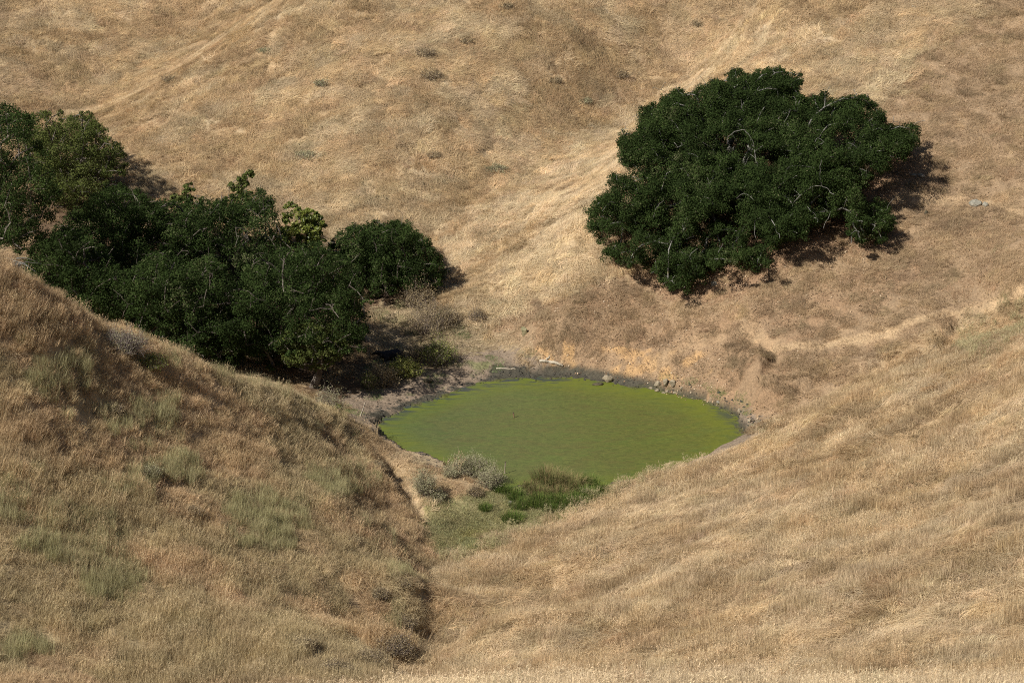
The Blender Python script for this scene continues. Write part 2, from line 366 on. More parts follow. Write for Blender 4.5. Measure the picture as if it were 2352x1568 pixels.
STRAW = np.array((.61, .455, .270)); PALE = np.array((.66, .535, .355)); PINK = np.array((.53, .392, .242)); BROWN = np.array((.41, .305, .195)); GREEN = np.array((.42, .385, .225)); GREY = np.array((.36, .305, .215)); LIME = np.array((.30, .33, .10))
def tintf(x, y, M):
    "colour of the standing grass at a place"
    n1 = fbm(x, y, 7, 3, 1)[:, None]; n2 = fbm(x, y, 2.2, 3, 5)[:, None]; n3 = fbm(x, y, 14, 2, 6)[:, None]
    c = STRAW * .91 + (PALE - STRAW) * sstep(.45, .65, n2) * .7
    c = c + (PINK * 1.1 - c) * sstep(.50, .72, n1) * .4
    c = c + (BROWN - c) * sstep(.60, .78, 1 - n2) * .32
    def f(k): return M[k].astype(float)[:, None]
    L = f('left'); cl = PINK * .6 + STRAW * .41 + (STRAW * .96 - PINK) * sstep(.42, .62, n2) * .4
    cl = cl + (BROWN - cl) * sstep(.52, .70, n3) * .35; cl = cl + (GREEN - cl) * sstep(.46, .62, 1 - n1 + (n2 - .5) * .5) * .42
    c = c * (1 - L) + cl * L
    R = f('rhill'); cr = PINK * .86 + (BROWN - PINK) * sstep(.42, .68, n2) * .5 + (STRAW - PINK) * sstep(.5, .7, n1) * .25; c = c * (1 - R) + cr * R
    B = f('bright'); c = c * (1 - B) + (PALE * 1.04 + (STRAW - PALE) * sstep(.4, .65, n2) * .7) * B  # paler straw paints the sunlight on the spur's shoulder
    N = f('nearr'); cn = STRAW * 1.0 + (PALE - STRAW) * sstep(.38, .58, n2) * .75 + (PINK - STRAW) * sstep(.48, .7, n1) * .5 + (GREY - STRAW) * sstep(.55, .75, 1 - n2) * .25; c = c * (1 - N) + cn * N
    Q = f('litter'); c = c * (1 - Q) + (PINK * .80 + (BROWN - PINK) * sstep(.4, .6, n2) * .6) * Q
    G = f('meadow'); c = c * (1 - G) + (np.array((.36, .33, .17)) + (LIME * .3 - .1) * sstep(.45, .7, n2) * .5) * G
    G = f('bench'); c = c * (1 - G) + (GREY * .5 + STRAW * .35 + GREEN * .15) * G
    c = c + (PALE * 1.02 - c) * f('lip') * .8
    return np.clip(c, .02, .9)
tc = tintf(GX.ravel(), GY.ravel(), MZ)
soil = np.array((.30, .215, .14)); gc = tc * .62 + soil * .18
def blend(c, w, col): w = np.asarray(w, float)[:, None]; return c * (1 - w) + np.array(col) * w
_n = fbm(GX.ravel(), GY.ravel(), .8, 3, 3)
gc = blend(gc, MZ['rhill'] * .4, (.30, .205, .13)); gc = blend(gc, MZ['litter'] * (.35 + .5 * sstep(.45, .6, _n)), (.30, .20, .122))
gc = blend(gc, MZ['litter'] * inpoly(MZ['px'], MZ['py'], [(1230, 800), (1260, 780), (1330, 790), (1480, 800), (1640, 810), (1640, 870), (1500, 875), (1380, 862), (1280, 845)]) * sstep(.4, .6, _n) * .8, (.52, .335, .165))
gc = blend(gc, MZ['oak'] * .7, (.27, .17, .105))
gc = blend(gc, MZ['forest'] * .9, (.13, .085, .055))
gc = blend(gc, MZ['bench'] * .6, (.34, .26, .165))
gc = blend(gc, MZ['mud'], (.255, .20, .148))
gc = blend(gc, MZ['mud'] * (sstep(.60, .68, fbm(GX.ravel(), GY.ravel(), 1.6, 3, 2))) * (SDN > .7) * .6, (.16, .19, .07))
_back = np.maximum(sstep(1500, 1440, MZ['px']) * sstep(1080, 1160, MZ['px']), sstep(1640, 1700, MZ['px'])); wet = (1 - sstep(.15 + .8 * _back, .5 + 1.5 * _back, SDN + (_n - .5) * 2.2)) * (GY.ravel() > 138) * (1 - sstep(.35, .65, GZ.ravel()))
gc = blend(gc, wet * .93, (.068, .066, .052))
gc = blend(gc, sstep(.0, .5, -SDN), (.12, .13, .04))
gc = blend(gc, MZ['bare'] * .8, (.50, .365, .22))
ii = np.arange(nx_ * ny_).reshape(ny_, nx_)
GF = np.stack([ii[:-1, :-1], ii[:-1, 1:], ii[1:, 1:], ii[1:, :-1]], -1).reshape(-1, 4)
g = NT('earth_and_thatch', 1, 0)
base = g.attr('tone', vec=True)
fine = g.noise(9, 5, rough=.7); mid = g.noise(1.7, 4, rough=.6)
c = g.mix(1, base, g.ramp(fine, [(.28, (.55, .52, .5)), (.5, (1, 1, 1)), (.72, (1.35, 1.32, 1.25))]), 'MULTIPLY')
c = g.mix(1, c, g.ramp(mid, [(.3, (.82, .82, .82)), (.7, (1.12, 1.1, 1.08))]), 'MULTIPLY')
g.col(c).bump(g.math('ADD', g.noise(6, 5, rough=.7), g.math('MULTIPLY', g.noise(1.8, 3), 2.5)), .10, .8)
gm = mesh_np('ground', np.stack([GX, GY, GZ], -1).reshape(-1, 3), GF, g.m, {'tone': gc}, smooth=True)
tag(gm, 'bare earth and thatch of the dry folded hillsides', None, None, 'structure')

# ---------------------------------------------------------------- the pond
wv = np.array([(x, y, 0) for x, y in POND]); wc = wv.mean(0)
W2 = wc + (wv - wc) * 1.16
wx = np.arange(W2[:, 0].min(), W2[:, 0].max(), .5); wy = np.arange(W2[:, 1].min(), W2[:, 1].max(), .5)
w = NT('algae_water', .42, .35)
mp = w.noise(.16, 4, dist=2.2, stretch=(1, 1.6, 1)); fn = w.noise(3.2, 6, rough=.8, dist=1.2, stretch=(.7, 1.2, 1)); sw = w.noise(.5, 5, dist=3.0, stretch=(.6, 1.6, 1)); sp = w.noise(22, 2, rough=.7)
xyz = w.n('ShaderNodeSeparateXYZ'); w.l(w.pos(), xyz.inputs[0])
gr = w.rng(xyz.outputs['X'], -7, 16)
ca = w.mix(gr, (.078, .104, .036), (.122, .132, .022))
cb = w.mix(gr, (.088, .104, .035), (.114, .116, .025))
c = w.mix(w.rng(mp, .4, .62), ca, cb)
c = w.mix(w.rng(sw, .56, .74, 0, .32), c, (.115, .088, .030))
c = w.mix(w.rng(sw, .50, .30, 0, .45), c, (.088, .132, .028))
c = w.mix(1, c, w.ramp(fn, [(.32, (.66, .70, .70)), (.5, (1, 1, 1)), (.68, (1.34, 1.30, 1.2))]), 'MULTIPLY')
c = w.mix(1, c, w.ramp(sp, [(.3, (.8, .8, .8)), (.7, (1.2, 1.2, 1.2))]), 'MULTIPLY')
edge = w.attr('shore')
c = w.mix(w.math('MULTIPLY', edge, w.rng(sw, .35, .6, .2, .8)), c, (.135, .165, .016))
c = w.mix(w.math('MULTIPLY', w.attr('clear'), w.rng(w.noise(1.3, 4, stretch=(.6, 1.8, 1)), .46, .56)), c, (.045, .055, .05))
w.col(c).bump(w.noise(7, 4, rough=.7), .008, .2)
qx, qy = np.meshgrid(wx, wy); sdw = pond_sd(qx.ravel(), qy.ravel())
ax_, ay_ = proj(qx.ravel(), qy.ravel(), 0 * qx.ravel())
clear = (1 - sstep(.2, 1.7, -sdw)) * inpoly(ax_, ay_, [(850, 880), (1000, 860), (1260, 840), (1320, 885), (1150, 900), (1000, 945), (880, 990)]) + (1 - sstep(.1, 1.5, -sdw)) * (ax_ > 1620) * .8
kk = np.arange(qx.size).reshape(qx.shape); wf = np.stack([kk[:-1, :-1], kk[:-1, 1:], kk[1:, 1:], kk[1:, :-1]], -1).reshape(-1, 4)
keep = (sdw[wf].min(1) < 2.2); wf = wf[keep]; used = np.unique(wf); rem = np.full(qx.size, -1); rem[used] = np.arange(len(used))
wo = mesh_np('water', np.stack([qx, qy, 0 * qx], -1).reshape(-1, 3)[used], rem[wf], w.m, {'shore': (1 - sstep(.2, 3.2, -sdw))[used], 'clear': clear[used]}, smooth=True)
tag(wo, 'green algae covered pond in the hollow between the hills', None, None, 'structure')

# ---------------------------------------------------------------- grass: tufts of separate blades, set out over the slopes
def ribbons(roots, dirs, lens, heights, wid, seg, rng, droop=.0, side_jit=.25):
    "curved blades: roots (n,3), dirs (n,) heading, lens horizontal reach, heights; returns V,F"
    n = len(roots); t = np.linspace(0, 1, seg + 1)[None, :]
    curl = rng.normal(0, side_jit, n)[:, None]
    ang = dirs[:, None] + curl * t
    hx = lens[:, None] * t ** 1.25; hz = heights[:, None] * (np.sin(np.clip(t * (1 + droop), 0, 2) * pi / 2))
    cxp = roots[:, 0:1] + np.cos(ang) * hx; cyp = roots[:, 1:2] + np.sin(ang) * hx; czp = roots[:, 2:3] + hz
    ww = wid[:, None] * (1 - .85 * t) * .5
    ra = rng.uniform(0, 2 * pi, n)[:, None]; sx = np.cos(ra) * .5 - np.sin(ang) * .7; sy = np.sin(ra) * .5 + np.cos(ang) * .7
    A = np.stack([cxp - sx * ww, cyp - sy * ww, czp], -1); B = np.stack([cxp + sx * ww, cyp + sy * ww, czp + ww * .4], -1)
    V = np.stack([A, B], 2).reshape(-1, 3); m = (seg + 1) * 2
    b = (np.arange(n) * m)[:, None] + (np.arange(seg) * 2)[None, :]
    F = np.stack([b, b + 1, b + 3, b + 2], -1).reshape(-1, 4)
    return V, F, m
PROTO = {}
def proto(set_, V, F, tone, mat):
    if set_ not in PROTO: PROTO[set_] = bpy.data.collections.new(set_)
    me_o = mesh_np('tuft_%s_%02d' % (set_, len(PROTO[set_].objects)), V, F, mat, {'v': tone})
    COL.objects.unlink(me_o); PROTO[set_].objects.link(me_o)

gm_ = NT('dry_grass'); v = gm_.attr('v')
tint = gm_.attr('tint', inst=True, vec=True)
c = gm_.mix(1, tint, gm_.ramp(v, [(0, (.66, .63, .60)), (.3, (.90, .89, .88)), (.7, (1.08, 1.07, 1.06)), (1, (1.26, 1.26, 1.23))]), 'MULTIPLY')
gm_.leafy(c, .34); GRASS = gm_.m
rp = np.random.default_rng(3)
for k in range(6):       # lodged, combed wisps
    R, D, L, H, Wd, T = [], [], [], [], [], []
    for wsp in range(15):
        c0 = rp.uniform(-.75, .75, 2); th = rp.normal(0, .55); nb = rp.integers(11, 19); tw = rp.choice([.08, .35, .6, .8, .97]) + rp.normal(0, .05)
        for b in range(nb):
            R.append((*(c0 + rp.normal(0, .09, 2)), -.02)); D.append(th + rp.normal(0, .17)); L.append(rp.uniform(.45, .95)); H.append(rp.uniform(.08, .28)); Wd.append(rp.uniform(.016, .034)); T.append(tw + rp.normal(0, .08))
    V, F, m = ribbons(np.array(R), np.array(D), np.array(L), np.array(H), np.array(Wd), 4, rp, .6, .7)
    proto('lodged', V, F, np.repeat(np.clip(T, 0, 1), m), GRASS)
for k in range(5):       # upright mixed
    n = 190; a = rp.uniform(0, 2 * pi, n); r = np.sqrt(rp.uniform(0, 1, n)) * .6
    R = np.stack([r * np.cos(a), r * np.sin(a), np.full(n, -.02)], -1)
    V, F, m = ribbons(R, rp.uniform(0, 2 * pi, n) * .7 + rp.normal(0, .6), rp.uniform(.04, .26, n), rp.uniform(.16, .50, n), rp.uniform(.009, .02, n), 2, rp, .1, .4)
    proto('upright', V, F, np.repeat(rp.uniform(0, 1, n), m), GRASS)
for k in range(4):       # short grazed stubble
    n = 150; a = rp.uniform(0, 2 * pi, n); r = np.sqrt(rp.uniform(0, 1, n)) * .6
    R = np.stack([r * np.cos(a), r * np.sin(a), np.full(n, -.02)], -1)
    V, F, m = ribbons(R, rp.uniform(0, 2 * pi, n), rp.uniform(.03, .2, n), rp.uniform(.04, .17, n), rp.uniform(.010, .024, n), 2, rp, .4, .5)
    proto('short', V, F, np.repeat(rp.uniform(0, 1, n) ** 1.3, m), GRASS)
for k in range(5):       # tall stems with seed heads
    n = 34; a = rp.uniform(0, 2 * pi, n); r = np.sqrt(rp.uniform(0, 1, n)) * .4
    R = np.stack([r * np.cos(a), r * np.sin(a), np.full(n, -.02)], -1); hd = rp.uniform(0, 2 * pi, n); hh = rp.uniform(.4, .85, n); ln = rp.uniform(.03, .3, n)
    V, F, m = ribbons(R, hd, ln, hh, rp.uniform(.007, .012, n), 3, rp, .05, .3)
    tips = V.reshape(n, m, 3)[:, -2:, :].mean(1)
    R2 = np.repeat(tips, 4, 0) - np.array([0, 0, .06]) * rp.uniform(0, 2, (4 * n, 1)); V2, F2, m2 = ribbons(R2, rp.uniform(0, 2 * pi, 4 * n), rp.uniform(.03, .08, 4 * n), rp.uniform(-.03, .06, 4 * n), rp.uniform(.015, .028, 4 * n), 1, rp, 0, .1)
    proto('tall', np.vstack([V, V2]), np.vstack([F, F2 + len(V)]), np.concatenate([np.repeat(rp.uniform(.4, 1, n), m), np.repeat(rp.uniform(.3, 1, 4 * n), m2)]), GRASS)
for k in range(4):       # branching weeds, many small leaves on thin stems
    n = 16; a = rp.uniform(0, 2 * pi, n); r = np.sqrt(rp.uniform(0, 1, n)) * .3
    R = np.stack([r * np.cos(a), r * np.sin(a), np.full(n, -.02)], -1); hh = rp.uniform(.35, .8, n); ln = rp.uniform(.03, .25, n); hd = rp.uniform(0, 2 * pi, n)
    V, F, m = ribbons(R, hd, ln, hh, np.full(n, .012), 4, rp, 0, .4)
    st = V.reshape(n, m, 3); q = 14; kk_ = rp.integers(2, m, (n, q)); R2 = np.stack([st[i, kk_[i]] for i in range(n)]).reshape(-1, 3); N2 = len(R2)
    V2, F2, m2 = ribbons(R2, rp.uniform(0, 2 * pi, N2), rp.uniform(.03, .12, N2), rp.uniform(.0, .12, N2), rp.uniform(.014, .03, N2), 1, rp, 0, .1)
    proto('weed', np.vstack([V, V2]), np.vstack([F, F2 + len(V)]), np.concatenate([np.repeat(rp.uniform(.3, .9, n), m), np.repeat(rp.uniform(0, 1, N2), m2)]), GRASS)

def scatter_group(coll):
    ng = bpy.data.node_groups.new('tufts_' + coll.name, 'GeometryNodeTree')
    ng.interface.new_socket('Geometry', in_out='INPUT', socket_type='NodeSocketGeometry'); ng.interface.new_socket('Geometry', in_out='OUTPUT', socket_type='NodeSocketGeometry')
    N = ng.nodes.new; gi = N('NodeGroupInput'); go = N('NodeGroupOutput'); iop = N('GeometryNodeInstanceOnPoints'); ci = N('GeometryNodeCollectionInfo')
    ci.inputs['Collection'].default_value = coll; ci.inputs['Separate Children'].default_value = True; ci.inputs['Reset Children'].default_value = True
    def na(nm, ty):
        x = N('GeometryNodeInputNamedAttribute'); x.data_type = ty; x.inputs['Name'].default_value = nm; return x.outputs['Attribute']
    e2r = N('FunctionNodeEulerToRotation'); L = ng.links.new
    L(na('rot', 'FLOAT_VECTOR'), e2r.inputs[0]); L(gi.outputs[0], iop.inputs['Points']); L(ci.outputs[0], iop.inputs['Instance']); iop.inputs['Pick Instance'].default_value = True
    L(na('idx', 'INT'), iop.inputs['Instance Index']); L(e2r.outputs[0], iop.inputs['Rotation']); L(na('scl', 'FLOAT_VECTOR'), iop.inputs['Scale']); L(iop.outputs[0], go.inputs[0])
    return ng
NG = {}
def scatter(name, set_, p, yaw, scl, tint, label, up=.35, cat='grass'):
    n = len(p)
    if n == 0: return
    nrm = gnormal(p[:, 0], p[:, 1]); z = nrm * (1 - up) + np.array([0, 0, 1]) * up; z += RNG.normal(0, .05, z.shape); z /= np.linalg.norm(z, axis=1, keepdims=True)
    x = np.stack([np.cos(yaw), np.sin(yaw), np.zeros(n)], -1); x = x - z * (x * z).sum(1, keepdims=True); x /= np.linalg.norm(x, axis=1, keepdims=True); y = np.cross(z, x)
    rot = np.stack([np.arctan2(y[:, 2], z[:, 2]), np.arcsin(np.clip(-x[:, 2], -1, 1)), np.arctan2(x[:, 1], x[:, 0])], -1)
    me = bpy.data.meshes.new(name); me.vertices.add(n); me.vertices.foreach_set('co', np.asarray(p, np.float32).ravel())
    for nm, a in (('rot', rot), ('scl', np.repeat(np.asarray(scl, float)[:, None], 3, 1) if np.ndim(scl) == 1 else scl), ('tint', tint)):
        q = me.attributes.new(nm, 'FLOAT_VECTOR', 'POINT'); q.data.foreach_set('vector', np.asarray(a, np.float32).ravel())
    k = len(PROTO[set_].objects); q = me.attributes.new('idx', 'INT', 'POINT'); q.data.foreach_set('value', RNG.integers(0, k, n).astype(np.int32)); me.update()
    o = bpy.data.objects.new(name, me); COL.objects.link(o); md = o.modifiers.new('tufts', 'NODES')
    if set_ not in NG: NG[set_] = scatter_group(PROTO[set_])
    md.node_group = NG[set_]; o['kind'] = 'stuff'; o['label'] = label; o['category'] = cat
    return o

# candidate spots over everything the frame (and a step to either side) can see
def spots(dens, y0, y1, marg=260):
    "random ground points inside the view wedge, dens per square metre"
    hw = (1176 + marg) / FP; A = hw * (y1 ** 2 - y0 ** 2) * 1.08; n = int(A * dens)
    y = np.sqrt(RNG.uniform(y0 ** 2, y1 ** 2, n)); x = RNG.uniform(-1, 1, n) * (y * 1.05 * hw + 1); z = ground(x, y)
    px, py = proj(x, y, z); k = (px > -marg) & (px < 2352 + marg) & (py > -120) & (py < 1568 + 160)
    # drop spots whose ground is hidden well behind nearer land
    x, y, z = x[k], y[k], z[k]; vis = np.ones(len(x), bool)
    for t in np.linspace(.55, .985, 40):
        X, Y, Zr = x * t, y * t, CAM[2] + (z + 1.0 - CAM[2]) * t
        vis &= ground(X, Y) < Zr + .6
    return np.stack([x[vis], y[vis], z[vis]], -1)
DQ = 1.0 if not globals().get('QUICK') else .35
pts = np.vstack([spots(5.2 * DQ, 46, 150), spots(3.6 * DQ, 150, 250)])
M = zones(pts[:, 0], pts[:, 1], pts[:, 2]); _, sdn = landz0(pts[:, 0], pts[:, 1])
T = tintf(pts[:, 0], pts[:, 1], M); n = len(pts); u = RNG.random(n)
T *= RNG.normal(1, .05, (n, 1)) * (1 + (fbm(pts[:, 0], pts[:, 1], .9, 2, 4)[:, None] - .5) * .55); T = np.clip(T * (1 + RNG.normal(0, .015, (n, 3))), .02, .9)
clump = fbm(pts[:, 0], pts[:, 1], 1.6, 3, 6); wide = fbm(pts[:, 0], pts[:, 1], 5, 3, 2)
ok = (sdn > 1.2) & ~M['mud'] & (u > M['bare'] * .93)
ok &= ~(M['forest'] & (u < .92)); ok &= ~(M['oak'] & (u < .8)); ok &= ~((M['litter'] | (M['rhill'] & (wide > .6))) & (u < .32)); ok &= ~(M['bench'] & (u < .5))
ok &= ~((sdn < 2.2) & (u < .5))
flow = (fbm(pts[:, 0], pts[:, 1], 6, 3, 4) - .5) * 9 + (fbm(pts[:, 0], pts[:, 1], 1.8, 2, 1) - .5) * 5 - pi / 2
short = (M['berm'] | M['rhill'] | M['litter'] | M['meadow'] | M['bench'] | (M['bare'] > .15)) & ok
leftu = M['left'] & ok & ~short; nearr = M['nearr'] & ok & ~short; farh = ok & ~short & ~leftu & ~M['nearr']
def sub(m): return pts[m], T[m]
r = RNG.random(n)
# far hillside: mostly lodged
m = farh & (r < .86); scatter('hillside_grass', 'lodged', pts[m], flow[m], RNG.uniform(.7, 1.15, m.sum()), T[m], 'golden windblown dry grass combed flat over the far hillside above the trees', .1)
m = farh & (r > .80) & ((clump > .5) | M['lip']); scatter('hillside_bunch_grass', 'upright', pts[m], r[m] * 60, RNG.uniform(.6, 1.05, m.sum()), T[m] * .97, 'small upright straw tufts dotted among the flattened grass of the far hillside', .5)
# grazed right hill, meadow, bench
m = short & (r < .9); tt = T[m]; scatter('grazed_grass', 'short', pts[m], r[m] * 60, RNG.uniform(.7, 1.5, m.sum()), tt, 'short grazed brown grass on the hill under the big oak', .15)
m = short & (r > .70) & ~M['meadow'] & (M['bare'] < .2); scatter('bent_grass', 'lodged', pts[m], flow[m] + 1, RNG.uniform(.45, .8, m.sum()), T[m] * 1.02, 'sparse bent straw lying over the grazed hill below the oak', .1)
# left spur: upright, brown and green
m = leftu & (r < .95); hgt = .65 + .75 * sstep(.42, .66, wide[m]); sc = RNG.uniform(.8, 1.15, m.sum()); scatter('spur_grass', 'upright', pts[m], r[m] * 60, np.stack([sc, sc, sc * hgt], -1), T[m], 'brown and grey green upright grass covering the near left slope', .6)
m = leftu & (r > .74); scatter('spur_straw', 'lodged', pts[m], flow[m], RNG.uniform(.6, .95, m.sum()), T[m] * 1.08, 'reddish fallen straw between the tufts of the near left slope', .1)
# right near slope: tall swirled straw
m = nearr & (r < .72); scatter('slope_straw', 'lodged', pts[m], flow[m] + .4, RNG.uniform(.7, 1.15, m.sum()), T[m], 'pale straw swept in swirls across the near right slope', .15)
m = nearr & (r > .45) & ((clump > .43) | M['lip']); sc = RNG.uniform(.75, 1.2, m.sum()); scatter('slope_grass', 'upright', pts[m], r[m] * 60, np.stack([sc, sc, sc * (.6 + 1.3 * (clump[m] - .4) * 2)], -1), T[m] * (.92), 'standing tan grass tufts rising from the straw of the near right slope', .6)
# tall seeding stems: along crests, in patches
crest = M['left'] & (pts[:, 1] > np.interp(M['px'], CRX, CRY) - 4); berm = M['berm'] & (sdn > .5) & (sdn < 1.8) & (r > .8); rimr = M['nearr'] & (sdn < 8)
m = ok & (M['left'] | M['nearr'] | berm) & (r > .55) & ((wide > .56) | crest | rimr | M['lip'] | berm); scatter('seeding_grass', 'tall', pts[m], r[m] * 60, RNG.uniform(.55, 1.1, m.sum()), T[m] * 1.08 + .01, 'tall thin seeding grass stems standing along the edges of the near slopes', .8)
# green and grey weeds in patches
wp = fbm(pts[:, 0], pts[:, 1], 8, 3, 7)
WPX = [(160, 1240, 120, 70), (120, 860, 60, 50), (620, 1200, 95, 60), (780, 1110, 80, 35), (290, 1110, 70, 35), (15, 1150, 45, 70), (270, 1330, 90, 45), (350, 950, 60, 40), (60, 1490, 70, 40), (400, 1080, 60, 30)]
wm = np.zeros(n, bool)
for a, b, ra, rb in WPX: wm |= (((M['px'] - a) / ra) ** 2 + ((M['py'] - b) / rb) ** 2 + (clump - .5) * 2.2) < 1
m = leftu & (wm | ((wp > .62) & (r > .85))); gc_ = np.array((.385, .365, .195)); scatter('green_weeds', 'upright', pts[m], r[m] * 60, np.stack([RNG.uniform(.6, .9, m.sum())] * 2 + [RNG.uniform(1.1, 1.9, m.sum())], -1), (gc_ + (np.array((.47, .425, .25)) - gc_) * RNG.random((m.sum(), 1)) * .8) * RNG.normal(1, .12, (m.sum(), 1)), 'grey green weeds growing in patches on the near left slope', .8, 'weeds')
gp = inpoly(M['px'], M['py'], [(2180, 800), (2230, 720), (2352, 650), (2600, 560), (2600, 800), (2352, 790), (2250, 840)]) | inpoly(M['px'], M['py'], [(1010, 1290), (1060, 1300), (1300, 1190), (1500, 1110), (1700, 1020), (1640, 1030), (1420, 1105), (1180, 1215), (1080, 1270)])
m = ok & gp & ~M['left'] & (r > .35); scatter('bank_weeds', 'weed', pts[m], r[m] * 60, RNG.uniform(.5, 1.0, m.sum()), (np.array((.42, .39, .22)) + RNG.random((m.sum(), 1)) * np.array((.12, .08, .06))) * RNG.normal(1, .1, (m.sum(), 1)), 'pale green weeds along the lower edge of the near right slope', .8, 'weeds')
# low green sward: meadow and pond rim
mp_ = spots(7 * DQ, 128, 172); Mm = zones(mp_[:, 0], mp_[:, 1], mp_[:, 2]); _, sm = landz0(mp_[:, 0], mp_[:, 1]); nn = fbm(mp_[:, 0], mp_[:, 1], 1.7, 3, 2); rr = RNG.random(len(mp_))
m = (Mm['meadow'] & (nn > .40) & (sm > .3)) | ((Mm['mud'] | Mm['bench']) & (nn > .60) & (sm > .9) & (Mm['px'] < 1300)) | ((Mm['px'] > 1700) & (Mm['px'] < 1790) & (Mm['py'] > 955) & (Mm['py'] < 995) & (nn > .42) & (sm > 1)) | ((sm > .25) & (sm < .8) & (Mm['py'] < 990) & (Mm['px'] > 1400) & (nn > .5))
m &= rr > .25
scatter('green_sward', 'short', mp_[m], rr[m] * 60, RNG.uniform(.5, 1.0, m.sum()), (np.where(Mm['meadow'][m, None], np.array((.30, .31, .135)), np.array((.17, .25, .065))) + RNG.random((m.sum(), 1)) * .09) * RNG.normal(1, .1, (m.sum(), 1)), 'short green sward on the damp ground round the pond', .3)

# ---------------------------------------------------------------- trees
def bark_mat(name, a, b, li):
    m = NT(name, .9, .1); n1 = m.noise(2.2, 4, rough=.7); n2 = m.noise(14, 4, rough=.7)
    c = m.mix(m.rng(n1, .4, .62), a, b); c = m.mix(m.rng(n1, .64, .70, 0, .8), c, li); c = m.mix(1, c, m.ramp(n2, [(.3, (.6, .6, .6)), (.7, (1.3, 1.3, 1.3))]), 'MULTIPLY')
    m.col(c).bump(n2, .03, .6); return m.m
BARK = bark_mat('grey_lichen_bark', (.13, .12, .105), (.27, .265, .235), (.30, .25, .09))
DARKBARK = bark_mat('brown_bark', (.10, .08, .065), (.20, .175, .15), (.22, .19, .10))
def leaf_mat(name, stops, trans=.2, gloss=.0):
    m = NT(name); c = m.ramp(m.attr('v'), stops); c = m.mix(1, c, m.ramp(m.noise(.9, 3), [(.3, (.85, .85, .85)), (.7, (1.15, 1.15, 1.1))]), 'MULTIPLY'); m.leafy(c, trans, gloss); return m.m
OAKLEAF = leaf_mat('dark_oak_leaf', [(0, (.022, .032, .012)), (.45, (.035, .056, .017)), (.8, (.058, .084, .026)), (1, (.13, .13, .07))])
GREYLEAF = leaf_mat('grey_green_leaf', [(0, (.026, .036, .014)), (.5, (.044, .062, .018)), (.85, (.07, .085, .032)), (1, (.13, .12, .07))])
OLIVE = leaf_mat('olive_green_leaf', [(0, (.050, .064, .020)), (.5, (.092, .112, .032)), (.85, (.14, .155, .055)), (1, (.13, .135, .07))])
LIMELEAF = leaf_mat('bright_maple_leaf', [(0, (.085, .11, .025)), (.5, (.16, .19, .035)), (.85, (.24, .26, .06)), (1, (.32, .30, .10))], .35, .03)

def tubes(paths, sides=6):
    "list of (points (k,3), radii (k,)) -> V, F quads"
    VV, FF, off = [], [], 0; a = np.linspace(0, 2 * pi, sides, endpoint=False)
    for p, r in paths:
        p = np.asarray(p, float); k = len(p); t = np.gradient(p, axis=0); t /= np.linalg.norm(t, axis=1, keepdims=True) + 1e-9
        ref = np.array([.31, .17, .93]); u = np.cross(t, ref); u /= np.linalg.norm(u, axis=1, keepdims=True) + 1e-9; w_ = np.cross(t, u)
        ring = p[:, None] + (u[:, None] * np.cos(a)[None, :, None] + w_[:, None] * np.sin(a)[None, :, None]) * np.asarray(r)[:, None, None]
        VV.append(ring.reshape(-1, 3)); i = np.arange(k - 1)[:, None] * sides + np.arange(sides)[None]; j = np.arange(k - 1)[:, None] * sides + (np.arange(sides)[None] + 1) % sides
        FF.append((np.stack([i, j, j + sides, i + sides], -1) + off).reshape(-1, 4))
        tip = p[-1] + t[-1] * r[-1]; off += k * sides
    return np.vstack(VV), np.vstack(FF)

def leaves(cen, rad, rng, per, size, sub=(10, 15), flat=.8, out=.9, stray=.06):
    "leaf quads over lumpy clumps: each clump carries smaller lumps on its upper and outer side"
    P_, N_, T_ = [], [], []
    for c, r in zip(cen, rad):
        k = rng.integers(*sub); ct = rng.normal(0, .15)
        d = rng.normal(0, 1, (k, 3)); d[:, 2] = d[:, 2] * .8 + .25; d /= np.linalg.norm(d, axis=1, keepdims=True)
        bc = c + d * r * rng.uniform(.45, .95, (k, 1)) * np.array([1, 1, flat]); br = r * rng.uniform(.26, .46, k)
        for b, q in zip(bc, br):
            n = int(per * (q / .4) ** 2 * rng.uniform(.75, 1.25)) + 6
            e = rng.normal(0, 1, (n, 3)); e /= np.linalg.norm(e, axis=1, keepdims=True)
            P_.append(b + e * q * (rng.uniform(.5, 1.1, (n, 1)) + (rng.random((n, 1)) < stray) * .35) * np.array([1, 1, .85]))
            nn = e * out + np.array([0, 0, .35]) + rng.normal(0, .55, (n, 3)); N_.append(nn / np.linalg.norm(nn, axis=1, keepdims=True))
            T_.append(np.clip(.42 + ct + rng.normal(0, .10) + rng.normal(0, .14, n) + (rng.random(n) < .02) * .5, 0, 1))  # a few much paler leaves paint small glints into the crown
    P_ = np.vstack(P_); N_ = np.vstack(N_); T_ = np.concatenate(T_); n = len(P_)
    a = np.cross(N_, rng.normal(0, 1, (n, 3))); a /= np.linalg.norm(a, axis=1, keepdims=True) + 1e-9; b = np.cross(N_, a)
    s = (size * rng.uniform(.7, 1.35, n))[:, None] * .5; w_ = s * .62
    V = np.stack([P_ - a * s, P_ + b * w_ + a * s * .1, P_ + a * s, P_ - b * w_ + a * s * .1], 1).reshape(-1, 3)
    return V, np.arange(4 * n).reshape(-1, 4), np.repeat(T_, 4)

